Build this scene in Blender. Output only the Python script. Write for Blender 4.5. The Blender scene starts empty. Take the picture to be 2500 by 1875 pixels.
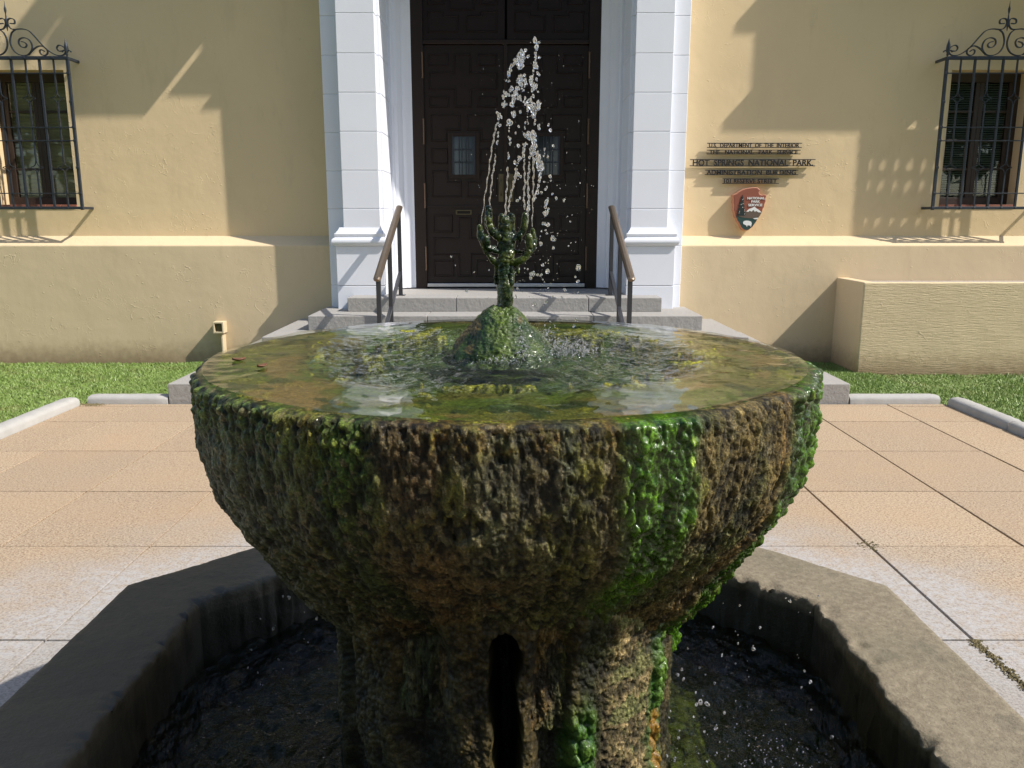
import bpy, bmesh, math, random
import numpy as np
from mathutils import Vector, Matrix
R = math.radians
random.seed(7); rng = np.random.default_rng(11)
scene = bpy.context.scene
col = scene.collection

# ------------------------------------------------------------------ camera, world, sun, exposure
cd = bpy.data.cameras.new('camera'); cam = bpy.data.objects.new('camera', cd); col.objects.link(cam)
cam.location = (0, 0, 1.453); cam.rotation_euler = (R(78.7), R(0.0), 0)
cd.sensor_width = 36; cd.lens = 28.66; cd.clip_start = .05; cd.clip_end = 2000
scene.camera = cam
scene.render.resolution_x = 1024; scene.render.resolution_y = 768
scene.render.engine = 'CYCLES'
scene.cycles.max_bounces = 10; scene.cycles.transparent_max_bounces = 16
scene.cycles.transmission_bounces = 8; scene.cycles.caustics_reflective = False; scene.cycles.caustics_refractive = False

SUN = Vector((1.0, -.32, 1.10)).normalized()          # direction towards the sun
elev = math.asin(SUN.z); azi = math.atan2(SUN.x, SUN.y)
w = bpy.data.worlds.new('World'); scene.world = w; w.use_nodes = True
nt = w.node_tree; bg = nt.nodes['Background']
sky = nt.nodes.new('ShaderNodeTexSky'); sky.sky_type = 'NISHITA'; sky.sun_disc = False
sky.sun_elevation = elev; sky.sun_rotation = azi; sky.air_density = 1.0; sky.dust_density = 1.0; sky.ozone_density = 1.0
nt.links.new(sky.outputs[0], bg.inputs[0]); bg.inputs[1].default_value = .15
sd = bpy.data.lights.new('sun', 'SUN'); so = bpy.data.objects.new('sun', sd); col.objects.link(so)
sd.energy = 4.3; sd.angle = R(.55); sd.color = (1, .94, .85)
so.rotation_euler = SUN.to_track_quat('Z', 'Y').to_euler(); so.location = (20, -6, 22)
scene.view_settings.view_transform = 'Standard'; scene.view_settings.look = 'None'
scene.view_settings.exposure = .52; scene.view_settings.gamma = 1

# ------------------------------------------------------------------ numpy noise
def _hash(ix, iy, iz, s=0):
    h = (ix * 374761393 + iy * 668265263 + iz * 2147483647 + s * 974634777) & 0xffffffff
    h = ((h ^ (h >> 13)) * 1274126177) & 0xffffffff
    h = ((h ^ (h >> 16)) * 2246822519) & 0xffffffff
    return (h ^ (h >> 15)) & 0xffffffff
def vnoise(p, s=0):
    """gradient-free value noise, roughly -1..1"""
    i = np.floor(p).astype(np.int64); f = p - i; u = f * f * f * (f * (f * 6 - 15) + 10)
    r = np.zeros(len(p))
    for dx in (0, 1):
        for dy in (0, 1):
            for dz in (0, 1):
                h = _hash(i[:, 0] + dx, i[:, 1] + dy, i[:, 2] + dz, s) / 4294967295.0
                wx = u[:, 0] if dx else 1 - u[:, 0]; wy = u[:, 1] if dy else 1 - u[:, 1]; wz = u[:, 2] if dz else 1 - u[:, 2]
                r += h * wx * wy * wz
    return r * 2 - 1
def fbm(p, o=4, s=0, g=.5):
    r = 0; a = 1; t = 0
    for k in range(o):
        r = r + a * vnoise(p * 2 ** k + 17.3 * k, s + k); t += a; a *= g
    return r / t * 1.4
def worley(p, s=0):
    i = np.floor(p).astype(np.int64); best = np.full(len(p), 9.0); idn = np.zeros(len(p))
    for dx in (-1, 0, 1):
        for dy in (-1, 0, 1):
            for dz in (-1, 0, 1):
                c = i + np.array([dx, dy, dz]); o = [0, 0, 0]
                for k in range(3): o[k] = _hash(c[:, 0], c[:, 1], c[:, 2], s + 31 * k) / 4294967295.0
                q = c + np.stack(o, 1) * .8 + .1
                d = np.sqrt(((q - p) ** 2).sum(1)); m = d < best
                best = np.where(m, d, best); idn = np.where(m, o[0], idn)
    return best, idn
def sm(a, b, x):
    t = np.clip((x - a) / (b - a), 0, 1); return t * t * (3 - 2 * t)

# ------------------------------------------------------------------ materials
def newmat(name):
    m = bpy.data.materials.new(name); m.use_nodes = True
    return m, m.node_tree, m.node_tree.nodes['Principled BSDF']
def N(nt, t, **k):
    n = nt.nodes.new(t)
    for a, b in k.items(): setattr(n, a, b)
    return n
def mixc(nt, f, a, b, blend='MIX'):
    n = N(nt, 'ShaderNodeMix', data_type='RGBA', blend_type=blend)
    for s, v in ((n.inputs[0], f), (n.inputs[6], a), (n.inputs[7], b)):
        if isinstance(v, bpy.types.NodeSocket): nt.links.new(v, s)
        elif isinstance(v, (int, float)): s.default_value = v
        else: s.default_value = (*v, 1)
    return n.outputs[2]
def ramp(nt, x, a, b):
    n = N(nt, 'ShaderNodeMapRange'); n.clamp = True
    nt.links.new(x, n.inputs[0]); n.inputs[1].default_value = a; n.inputs[2].default_value = b
    return n.outputs[0]
def noise(nt, scale, detail=4, rough=.55, vec=None, dist=0):
    n = N(nt, 'ShaderNodeTexNoise'); n.inputs['Scale'].default_value = scale
    n.inputs['Detail'].default_value = detail; n.inputs['Roughness'].default_value = rough
    n.inputs['Distortion'].default_value = dist
    if vec is None:
        g = N(nt, 'ShaderNodeNewGeometry'); vec = g.outputs['Position']
    nt.links.new(vec, n.inputs['Vector'])
    return n.outputs['Fac']
def mapped(nt, sc, src=None):
    g = src or N(nt, 'ShaderNodeNewGeometry').outputs['Position']
    m = N(nt, 'ShaderNodeMapping'); m.inputs['Scale'].default_value = sc
    nt.links.new(g, m.inputs['Vector']); return m.outputs[0]
def bump(nt, b, h, strength, dist, prev=None):
    n = N(nt, 'ShaderNodeBump'); n.inputs['Strength'].default_value = strength; n.inputs['Distance'].default_value = dist
    nt.links.new(h, n.inputs['Height'])
    if prev is not None: nt.links.new(prev, n.inputs['Normal'])
    nt.links.new(n.outputs[0], b.inputs['Normal']); return n.outputs[0]
def math_(nt, op, a, b=None):
    n = N(nt, 'ShaderNodeMath', operation=op)
    for s, v in ((n.inputs[0], a), (n.inputs[1], b)):
        if v is None: continue
        if isinstance(v, bpy.types.NodeSocket): nt.links.new(v, s)
        else: s.default_value = v
    return n.outputs[0]
def simple(name, c, rough=.6, metal=0, spec=.5, var=.15, vs=8, bs=0, bsc=200, bd=.002):
    m, nt, b = newmat(name)
    f = noise(nt, vs, 5)
    cc = mixc(nt, f, tuple(x * (1 - var) for x in c), tuple(min(1, x * (1 + var)) for x in c))
    nt.links.new(cc, b.inputs['Base Color'])
    b.inputs['Roughness'].default_value = rough; b.inputs['Metallic'].default_value = metal
    b.inputs['Specular IOR Level'].default_value = spec
    if bs: bump(nt, b, noise(nt, bsc, 4), bs, bd)
    return m

def stucco(name, c, brushed=False, strength=1.0):
    m, nt, b = newmat(name)
    f1 = noise(nt, 1.1, 4); f2 = noise(nt, 14, 6, .65)
    cc = mixc(nt, f1, tuple(x * .93 for x in c), tuple(x * 1.06 for x in c))
    # faint dirt towards the soil line, a real stain of splashed earth
    g = N(nt, 'ShaderNodeNewGeometry'); sp = N(nt, 'ShaderNodeSeparateXYZ'); nt.links.new(g.outputs['Position'], sp.inputs[0])
    d = ramp(nt, math_(nt, 'ADD', sp.outputs[2], math_(nt, 'MULTIPLY', f2, -.22)), .12, -.12)
    cc = mixc(nt, math_(nt, 'MULTIPLY', d, .75), cc, (.22, .15, .08))
    st = noise(nt, 6, 6, .7, mapped(nt, (1, 1, .25)))
    cc = mixc(nt, math_(nt, 'MULTIPLY', ramp(nt, st, .55, .78), .40), cc, tuple(x * .74 for x in c)); cc = mixc(nt, math_(nt, 'MULTIPLY', ramp(nt, noise(nt, .9, 5, .6, mapped(nt, (1, 1, .6))), .50, .70), .45), cc, tuple(x * .88 for x in (c[0], c[1] * 1.01, c[2] * 1.05)))
    nt.links.new(cc, b.inputs['Base Color']); b.inputs['Roughness'].default_value = .85; b.inputs['Specular IOR Level'].default_value = .2
    n1 = bump(nt, b, noise(nt, 3.2, 3, .5), .30 * strength, .035)
    # trowel ridges and nicks: thin crests where a distorted noise crosses its middle
    rr = noise(nt, 5.5, 3, .5, dist=1.2)
    rid = ramp(nt, math_(nt, 'ABSOLUTE', math_(nt, 'SUBTRACT', rr, .5)), .012, 0)
    gate = ramp(nt, noise(nt, 3.3, 2), .52, .62)
    n2 = bump(nt, b, math_(nt, 'MULTIPLY', rid, gate), .55 * strength, .006, n1)
    v = N(nt, 'ShaderNodeTexVoronoi'); v.inputs['Scale'].default_value = 11; nt.links.new(mapped(nt, (1, 1, 1.6)), v.inputs['Vector'])
    nick = ramp(nt, v.outputs['Distance'], .14, .04)
    n2 = bump(nt, b, math_(nt, 'MULTIPLY', nick, ramp(nt, noise(nt, 4.2, 2), .5, .6)), .6 * strength, .006, n2)
    n3 = bump(nt, b, noise(nt, 60, 5, .6), .25 * strength, .004, n2)
    if brushed:
        bump(nt, b, noise(nt, 8, 6, .7, mapped(nt, (1.2, 1, 11)), .4), .8, .014, n3)
    return m
OCH = (.71, .55, .335)
M = {}
M['stucco'] = stucco('ochre_stucco', OCH, strength=.75)
M['stucco_plinth'] = stucco('ochre_stucco_plinth', (.64, .51, .33), strength=.65)
M['stucco_brush'] = stucco('ochre_stucco_brushed', (.64, .515, .33), True)
M['white'] = simple('white_painted_stone', (.75, .77, .835), .55, var=.05, vs=2.2, bs=.3, bsc=30, bd=.002)
M['wood'] = simple('dark_brown_door_paint', (.019, .0125, .0115), .33, spec=.28, var=.25, vs=9, bs=.15, bsc=40, bd=.001)
M['woodfr'] = simple('dark_brown_frame_paint', (.022, .0135, .011), .4, spec=.28, var=.2)
M['wood2'] = simple('window_brown_wood', (.035, .021, .016), .5, var=.25)
M['iron'] = simple('blued_black_iron', (.035, .042, .055), .42, metal=.35, var=.3, vs=40, bs=.3, bsc=120, bd=.001)
M['bronze'] = simple('bronze_rail', (.20, .155, .115), .38, metal=.75, var=.2, vs=30)
M['railpaint'] = simple('black_rail_paint', (.045, .047, .055), .35, metal=.3, var=.15)
M['brass'] = simple('old_brass', (.12, .10, .055), .5, metal=.6, var=.3, vs=60)
M['hinge'] = simple('rusty_brass_hinge', (.16, .10, .06), .6, metal=.3, var=.5, vs=80)
M['alu'] = simple('aluminium_sill', (.55, .56, .58), .35, metal=.7)
M['sillred'] = simple('red_sill_tile', (.26, .095, .06), .7, var=.3)
M['curb'] = simple('grey_concrete_curb', (.36, .35, .33), .85, var=.25, vs=7, bs=.5, bsc=70, bd=.004)
M['soil'] = simple('grey_gravel', (.34, .30, .28), .95, var=.3, vs=60, bs=1, bsc=60, bd=.02)
M['emb_red'] = simple('emblem_red_brown', (.25, .075, .045), .55, var=.08)
M['emb_edge'] = simple('emblem_edge', (.48, .22, .13), .7, var=.2)
M['emb_white'] = simple('emblem_white', (.75, .75, .73), .5, var=.03)
M['emb_green'] = simple('emblem_dark_green', (.018, .055, .05), .5, var=.1)
M['emb_tree'] = simple('emblem_tree_black_green', (.012, .022, .022), .5, var=.1)
M['emb_mtn'] = simple('emblem_mountain_brown', (.12, .085, .065), .5, var=.4, vs=90)
M['signblack'] = simple('sign_black_metal', (.02, .018, .02), .5, metal=.2)
M['blind_light'] = simple('beige_blind', (.80, .74, .55), .7, var=.1)
M['blind_dark'] = simple('grey_green_blind', (.42, .46, .42), .6, var=.1)
M['dark_room'] = simple('dark_room', (.02, .018, .016), .9)
M['cream_plastic'] = simple('cream_box', (.60, .50, .33), .6, var=.08)
M['pane_light'] = simple('pale_curtained_pane', (.055, .075, .095), .08, var=.1)
M['pane_dark'] = simple('dark_pane', (.02, .022, .028), .08, var=.1)
M['leaf_dead'] = simple('red_brown_leaf', (.17, .075, .04), .5, var=.3, vs=60)
M['crackmoss'] = simple('dry_moss', (.16, .13, .06), .95, var=.5, vs=90)

def granite():
    m, nt, b = newmat('grey_granite')
    f = noise(nt, 160, 3, .7); f2 = noise(nt, 2.5, 4)
    cc = mixc(nt, ramp(nt, f, .35, .65), (.20, .20, .20), (.36, .355, .345))
    cc = mixc(nt, math_(nt, 'MULTIPLY', f2, .5), cc, (.40, .36, .31))
    nt.links.new(cc, b.inputs['Base Color']); b.inputs['Roughness'].default_value = .75
    n1 = bump(nt, b, noise(nt, 22, 5, .6), .6, .012)
    bump(nt, b, noise(nt, 110, 3), .4, .003, n1); return m
M['granite'] = granite()

def slabmat():
    m, nt, b = newmat('washed_aggregate_paving')
    oi = N(nt, 'ShaderNodeObjectInfo'); rnd = oi.outputs['Random']
    base = mixc(nt, rnd, (.345, .272, .192), (.42, .328, .225))
    ag = noise(nt, 95, 3, .75)
    cc = mixc(nt, ramp(nt, ag, .48, .60), base, (.20, .13, .08))
    cc = mixc(nt, math_(nt, 'MULTIPLY', ramp(nt, noise(nt, 140, 2), .57, .66), .6), cc, (.66, .51, .34))
    cc = mixc(nt, math_(nt, 'MULTIPLY', ramp(nt, noise(nt, 1.6, 5), .42, .72), .35), cc, (.40, .27, .16))
    # lime and grey cement bloom left by splashing water round the basin (a stain with its own place)
    g = N(nt, 'ShaderNodeNewGeometry'); vm = N(nt, 'ShaderNodeVectorMath', operation='DISTANCE')
    nt.links.new(g.outputs['Position'], vm.inputs[0]); vm.inputs[1].default_value = (0, 1.76, 0)
    dd = math_(nt, 'ADD', vm.outputs['Value'], math_(nt, 'MULTIPLY', math_(nt, 'SUBTRACT', noise(nt, 1.8, 5, .6), .5), 1.3))
    cc = mixc(nt, math_(nt, 'MULTIPLY', ramp(nt, dd, 2.75, 1.7), .85), cc, mixc(nt, ramp(nt, ag, .42, .62), (.34, .325, .305), (.22, .205, .19)))
    sal = math_(nt, 'MULTIPLY', ramp(nt, math_(nt, 'ABSOLUTE', math_(nt, 'SUBTRACT', dd, 2.0)), .42, .05), ramp(nt, noise(nt, 30, 6, .7), .38, .62))
    cc = mixc(nt, math_(nt, 'MULTIPLY', sal, .55), cc, (.42, .43, .45))
    nt.links.new(cc, b.inputs['Base Color']); b.inputs['Roughness'].default_value = .8; b.inputs['Specular IOR Level'].default_value = .3
    bump(nt, b, ag, .45, .004); return m
M['slab'] = slabmat()
M['joint'] = simple('dark_joint_bed', (.035, .028, .022), .95, var=.5, vs=60)

def kerbmat():
    m, nt, b = newmat('weathered_basin_concrete')
    f = noise(nt, 5, 6, .65); ag = noise(nt, 130, 3, .7)
    cc = mixc(nt, f, (.125, .102, .066), (.235, .195, .132))
    cc = mixc(nt, math_(nt, 'MULTIPLY', ramp(nt, ag, .5, .68), .5), cc, (.07, .055, .035))
    cc = mixc(nt, math_(nt, 'MULTIPLY', ramp(nt, noise(nt, 46, 5, .7), .45, .62), .45), cc, (.29, .245, .17)); cc = mixc(nt, math_(nt, 'MULTIPLY', ramp(nt, noise(nt, 2.6, 5, .6), .5, .7), .4), cc, (.10, .095, .055))
    # wet, algae-dark inner edge and everything under the splash line; left side darkened in colour where the bowl's shadow falls
    g = N(nt, 'ShaderNodeNewGeometry'); sp = N(nt, 'ShaderNodeSeparateXYZ'); nt.links.new(g.outputs['Position'], sp.inputs[0])
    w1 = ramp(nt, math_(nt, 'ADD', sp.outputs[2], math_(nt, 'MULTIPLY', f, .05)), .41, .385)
    left_shade = math_(nt, 'MULTIPLY', ramp(nt, math_(nt, 'ADD', sp.outputs[0], math_(nt, 'MULTIPLY', f, .35)), -.2, -.65), .85)
    wet = math_(nt, 'MAXIMUM', w1, left_shade)
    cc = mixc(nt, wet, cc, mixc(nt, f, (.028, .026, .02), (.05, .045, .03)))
    drops = ramp(nt, noise(nt, 9, 2, .4), .68, .71)
    cc = mixc(nt, math_(nt, 'MULTIPLY', drops, .35), cc, (.10, .085, .06))
    nt.links.new(cc, b.inputs['Base Color'])
    rr = math_(nt, 'SUBTRACT', .85, math_(nt, 'MULTIPLY', wet, .35)); nt.links.new(rr, b.inputs['Roughness'])
    n1 = bump(nt, b, noise(nt, 44, 6, .7), .6, .006); bump(nt, b, ag, .6, .003, n1); return m
M['kerb'] = kerbmat()

def rockmat(name, wetr=.33, coat=.40):
    m, nt, b = newmat(name)
    at = N(nt, 'ShaderNodeAttribute', attribute_name='tint'); 
    f = noise(nt, 210, 5, .7); f2 = noise(nt, 55, 5, .65)
    cc = mixc(nt, ramp(nt, f, .33, .67), (.28, .28, .28), (1.75, 1.75, 1.75))
    cc = mixc(nt, 1.0, at.outputs['Color'], cc, 'MULTIPLY'); sp_ = ramp(nt, noise(nt, 330, 2, .6), .60, .68); cc = mixc(nt, math_(nt, 'MULTIPLY', sp_, .5), cc, mixc(nt, 1.0, cc, (3.2, 3.0, 2.6), 'MULTIPLY')); vk = N(nt, 'ShaderNodeTexVoronoi'); vk.inputs['Scale'].default_value = 42; vk.feature = 'DISTANCE_TO_EDGE'; nt.links.new(mapped(nt, (1, 1, .6)), vk.inputs['Vector']); cc = mixc(nt, math_(nt, 'MULTIPLY', ramp(nt, math_(nt, 'ADD', vk.outputs['Distance'], math_(nt, 'MULTIPLY', f2, .12)), .10, .05), .55), cc, mixc(nt, 1.0, cc, (.3, .3, .3), 'MULTIPLY'))
    cc = mixc(nt, math_(nt, 'MULTIPLY', ramp(nt, f2, .52, .62), .55), cc, mixc(nt, 1.0, cc, (.45, .55, .35), 'MULTIPLY'))
    nt.links.new(cc, b.inputs['Base Color'])
    wet = N(nt, 'ShaderNodeAttribute', attribute_name='wet')
    nt.links.new(math_(nt, 'SUBTRACT', .78, math_(nt, 'MULTIPLY', wet.outputs['Fac'], .56)), b.inputs['Roughness'])
    nt.links.new(math_(nt, 'MULTIPLY', wet.outputs['Fac'], coat), b.inputs['Coat Weight'])
    b.inputs['Specular IOR Level'].default_value = .3; b.inputs['Coat Roughness'].default_value = .08; b.inputs['Coat IOR'].default_value = 1.33
    iw = math_(nt, 'SUBTRACT', 1.12, wet.outputs['Fac'])
    n1 = bump(nt, b, math_(nt, 'MULTIPLY', f2, iw), .7, .012); n1 = bump(nt, b, math_(nt, 'MULTIPLY', f, iw), .9, .006, n1); bump(nt, b, f2, .25, .004, n1)
    return m
M['rock'] = rockmat('mossy_travertine')

def watermat(name, col_, dens, ripple, rsc, stretch=(1, 1, 1)):
    """clear water surface: Fresnel reflection over slightly tinted transmission"""
    m = bpy.data.materials.new(name); m.use_nodes = True; nt = m.node_tree; nt.nodes.clear()
    out = N(nt, 'ShaderNodeOutputMaterial'); mx = N(nt, 'ShaderNodeMixShader'); fr = N(nt, 'ShaderNodeFresnel'); fr.inputs[0].default_value = 1.33
    tr = N(nt, 'ShaderNodeBsdfTransparent'); tr.inputs[0].default_value = (*col_, 1)
    gl = N(nt, 'ShaderNodeBsdfGlossy'); gl.inputs['Roughness'].default_value = .012; gl.inputs[0].default_value = (1, 1, 1, 1)
    b1 = N(nt, 'ShaderNodeBump'); b1.inputs['Strength'].default_value = ripple; b1.inputs['Distance'].default_value = .01
    at = N(nt, 'ShaderNodeAttribute', attribute_name='chop')
    n = noise(nt, rsc, 4, .6, mapped(nt, stretch), .6)
    nt.links.new(math_(nt, 'MULTIPLY', n, at.outputs['Fac']), b1.inputs['Height'])
    for s in (fr, gl): nt.links.new(b1.outputs[0], s.inputs['Normal'])
    nt.links.new(fr.outputs[0], mx.inputs[0]); nt.links.new(tr.outputs[0], mx.inputs[1]); nt.links.new(gl.outputs[0], mx.inputs[2])
    nt.links.new(mx.outputs[0], out.inputs[0]); return m
M['bowl_water'] = watermat('thin_sheet_of_water', (.93, .96, .90), 0, .55, 48)
M['basin_water'] = watermat('dark_basin_water', (.55, .62, .42), 0, 1.0, 44)

m, nt, b = newmat('clear_water_drops'); b.inputs['Base Color'].default_value = (1, 1, 1, 1); b.inputs['Roughness'].default_value = .0
b.inputs['Transmission Weight'].default_value = 1; b.inputs['IOR'].default_value = 1.33
tl = N(nt, 'ShaderNodeBsdfTranslucent'); tl.inputs[0].default_value = (.95, .96, 1, 1); df = N(nt, 'ShaderNodeBsdfDiffuse'); df.inputs[0].default_value = (.95, .96, 1, 1)
m1 = N(nt, 'ShaderNodeMixShader'); m1.inputs[0].default_value = .5; nt.links.new(tl.outputs[0], m1.inputs[1]); nt.links.new(df.outputs[0], m1.inputs[2])
m2 = N(nt, 'ShaderNodeMixShader'); nt.links.new(math_(nt, 'MULTIPLY', ramp(nt, noise(nt, 420, 2), .42, .62), .24), m2.inputs[0]); nt.links.new(b.outputs[0], m2.inputs[1]); nt.links.new(m1.outputs[0], m2.inputs[2])
nt.links.new(m2.outputs[0], nt.nodes['Material Output'].inputs[0]); M['drop'] = m
m2 = m.copy(); m2.name = 'frothy_water'; M['froth'] = m2
for n_ in m2.node_tree.nodes:
    if n_.type == 'MATH' and n_.operation == 'MULTIPLY': n_.inputs[1].default_value = .55
m, nt, b = newmat('window_glass'); b.inputs['Base Color'].default_value = (.9, .95, .95, 1); b.inputs['Roughness'].default_value = .02
b.inputs['Transmission Weight'].default_value = .0
nt.nodes.clear(); out = N(nt, 'ShaderNodeOutputMaterial'); mx = N(nt, 'ShaderNodeMixShader'); fr = N(nt, 'ShaderNodeFresnel'); fr.inputs[0].default_value = 1.5
tr = N(nt, 'ShaderNodeBsdfTransparent'); tr.inputs[0].default_value = (.95, .97, .95, 1); gl = N(nt, 'ShaderNodeBsdfGlossy'); gl.inputs['Roughness'].default_value = .02
nt.links.new(fr.outputs[0], mx.inputs[0]); nt.links.new(tr.outputs[0], mx.inputs[1]); nt.links.new(gl.outputs[0], mx.inputs[2]); nt.links.new(mx.outputs[0], out.inputs[0])
M['glass'] = m
def grassmat(name, a, b_):
    m, nt, b = newmat(name); f = noise(nt, 5, 5, .6); f2 = noise(nt, 150, 2, .6)
    cc = mixc(nt, f, a, b_); cc = mixc(nt, ramp(nt, f2, .45, .75), cc, (.19, .24, .08)); cc = mixc(nt, math_(nt, 'MULTIPLY', ramp(nt, noise(nt, 60, 2, .6), .60, .70), .6), cc, (.34, .36, .20)); cc = mixc(nt, math_(nt, 'MULTIPLY', ramp(nt, noise(nt, 3.1, 4, .6), .50, .72), .5), cc, (.20, .19, .07))
    nt.links.new(cc, b.inputs['Base Color']); b.inputs['Roughness'].default_value = .5
    try: b.inputs['Subsurface Weight'].default_value = 0
    except Exception: pass
    return m
M['turf'] = grassmat('turf_soil', (.08, .12, .03), (.11, .16, .04))
M['grass'] = grassmat('grass_blades', (.16, .27, .045), (.25, .36, .085))

# ------------------------------------------------------------------ object helpers
def tag(o, label=None, cat=None, group=None, kind=None):
    if label: o['label'] = label
    if cat: o['category'] = cat
    if group: o['group'] = group
    if kind: o['kind'] = kind
    return o
def empty(name, loc=(0, 0, 0)):
    o = bpy.data.objects.new(name, None); o.location = loc; o.empty_display_size = .1; col.objects.link(o); return o
def raw(name, V, F, mat, parent=None, smooth=False):
    me = bpy.data.meshes.new(name); me.from_pydata([tuple(v) for v in V], [], F)
    me.materials.append(mat)
    if smooth: me.polygons.foreach_set('use_smooth', [True] * len(me.polygons))
    me.update(); return link(name, me, parent)
def link(name, me, parent=None):
    o = bpy.data.objects.new(name, me); col.objects.link(o)
    if parent is not None:
        o.parent = parent
        loc = Vector((0, 0, 0)); p = parent
        while p is not None: loc += p.location; p = p.parent
        o.location = -loc                      # vertices are world coordinates; cancel the parents' offsets
    return o
def bigmesh(name, V, F, mat, parent=None, smooth=True, attrs=None):
    V = np.asarray(V, dtype=np.float32); F = np.asarray(F, dtype=np.int32); k = F.shape[1]
    me = bpy.data.meshes.new(name); me.vertices.add(len(V)); me.vertices.foreach_set('co', V.ravel())
    me.loops.add(F.size); me.loops.foreach_set('vertex_index', F.ravel())
    me.polygons.add(len(F)); me.polygons.foreach_set('loop_start', np.arange(len(F), dtype=np.int32) * k)
    try: me.polygons.foreach_set('loop_total', np.full(len(F), k, dtype=np.int32))
    except Exception: pass
    me.polygons.foreach_set('use_smooth', np.full(len(F), smooth))
    me.materials.append(mat); me.update(calc_edges=True); me.validate()
    for an, val in (attrs or {}).items():
        if val.ndim == 2:
            a = me.attributes.new(an, 'FLOAT_COLOR', 'POINT')
            a.data.foreach_set('color', np.concatenate([val, np.ones((len(val), 1))], 1).astype(np.float32).ravel())
        else:
            a = me.attributes.new(an, 'FLOAT', 'POINT'); a.data.foreach_set('value', val.astype(np.float32))
    return link(name, me, parent)
def boxgeo(x0, x1, y0, y1, z0, z1):
    V = [(x0, y0, z0), (x1, y0, z0), (x1, y1, z0), (x0, y1, z0), (x0, y0, z1), (x1, y0, z1), (x1, y1, z1), (x0, y1, z1)]
    F = [(0, 3, 2, 1), (4, 5, 6, 7), (0, 1, 5, 4), (1, 2, 6, 5), (2, 3, 7, 6), (3, 0, 4, 7)]
    return V, F
def boxes(name, L, mat, parent=None, bev=0, seg=2):
    V = []; F = []
    for b in L:
        v, f = boxgeo(*b); n = len(V); V += v; F += [tuple(i + n for i in q) for q in f]
    o = raw(name, V, F, mat, parent)
    if bev:
        m = o.modifiers.new('bevel', 'BEVEL'); m.width = bev; m.segments = seg; m.limit_method = 'ANGLE'
    return o
def box(name, x0, x1, y0, y1, z0, z1, mat, parent=None, bev=0, seg=2):
    return boxes(name, [(x0, x1, y0, y1, z0, z1)], mat, parent, bev, seg)
def prism(name, poly, y0, y1, mat, parent=None, bev=0):
    """poly in (x,z), counter-clockwise seen from -Y; front at y0"""
    n = len(poly); V = [(p[0], y0, p[1]) for p in poly] + [(p[0], y1, p[1]) for p in poly]
    F = [tuple(range(n)), tuple(range(2 * n - 1, n - 1, -1))] + [(i, i + n, (i + 1) % n + n, (i + 1) % n) for i in range(n)]
    o = raw(name, V, F, mat, parent)
    bm = bmesh.new(); bm.from_mesh(o.data); bmesh.ops.recalc_face_normals(bm, faces=bm.faces); bm.to_mesh(o.data); bm.free()
    if bev:
        m = o.modifiers.new('bevel', 'BEVEL'); m.width = bev; m.segments = 2; m.limit_method = 'ANGLE'
    return o
def catmull(P, k=6):
    P = [Vector(p) for p in P]; out = []
    Q = [P[0] * 2 - P[1]] + P + [P[-1] * 2 - P[-2]]
    for i in range(1, len(Q) - 2):
        a, b_, c, d = Q[i - 1:i + 3]
        for j in range(k):
            t = j / k
            out.append(.5 * ((2 * b_) + (c - a) * t + (2 * a - 5 * b_ + 4 * c - d) * t * t + (3 * b_ - a - 3 * c + d) * t ** 3))
    out.append(P[-1]); return out
def tubegeo(P, rad, n=8, cap=True, jit=0):
    P = [Vector(p) for p in P]; m = len(P); V = []; F = []
    rr = rad if hasattr(rad, '__len__') else [rad] * m
    up = None
    for i, p in enumerate(P):
        d = (P[min(i + 1, m - 1)] - P[max(i - 1, 0)]).normalized()
        if up is None: up = Vector((0, 1, 0)) if abs(d.y) < .9 else Vector((1, 0, 0))
        a = (up - d * up.dot(d)).normalized(); up = a; b_ = d.cross(a)
        for k in range(n):
            t = 2 * math.pi * k / n; q = 1 + (random.uniform(-jit, jit) if jit else 0)
            V.append(p + (a * math.cos(t) + b_ * math.sin(t)) * rr[i] * q)
    for i in range(m - 1):
        for k in range(n):
            F.append((i * n + k, i * n + (k + 1) % n, (i + 1) * n + (k + 1) % n, (i + 1) * n + k))
    if cap: F += [tuple(range(n - 1, -1, -1)), tuple((m - 1) * n + k for k in range(n))]
    return V, F
def merge(parts):
    V = []; F = []
    for v, f in parts:
        n = len(V); V += list(v); F += [tuple(i + n for i in q) for q in f]
    return V, F
def ribbongeo(P, t=.0035, wd=.011):
    """flat bar bent in the XZ plane: thin in plane, wd deep in Y"""
    m = len(P); V = []; F = []
    for i, p in enumerate(P):
        d = (P[min(i + 1, m - 1)] - P[max(i - 1, 0)]); d = Vector((d.x, 0, d.z)).normalized(); nrm = Vector((-d.z, 0, d.x))
        for s, q in ((-1, -1), (1, -1), (1, 1), (-1, 1)): V.append(p + nrm * t * s + Vector((0, wd * q, 0)))
    for i in range(m - 1):
        for k in range(4): F.append((i * 4 + k, i * 4 + (k + 1) % 4, (i + 1) * 4 + (k + 1) % 4, (i + 1) * 4 + k))
    F += [(3, 2, 1, 0), tuple((m - 1) * 4 + k for k in range(4))]
    return V, F
def lathegeo(prof, n, c=(0, 0)):
    V = []; F = []
    for r, z in prof:
        for k in range(n):
            t = 2 * math.pi * k / n; V.append((c[0] + r * math.cos(t), c[1] + r * math.sin(t), z))
    for i in range(len(prof) - 1):
        for k in range(n): F.append((i * n + k, i * n + (k + 1) % n, (i + 1) * n + (k + 1) % n, (i + 1) * n + k))
    return V, F

# ------------------------------------------------------------------ SETTING: ground, lawns, plaza
XL, XR, YF = -3.48, 3.51, 6.44           # plaza edges
g = raw('ground', [(-300, -300, -.12), (300, -300, -.12), (300, 300, -.12), (-300, 300, -.12)], [(0, 1, 2, 3)], M['turf']); tag(g, kind='structure')

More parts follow.
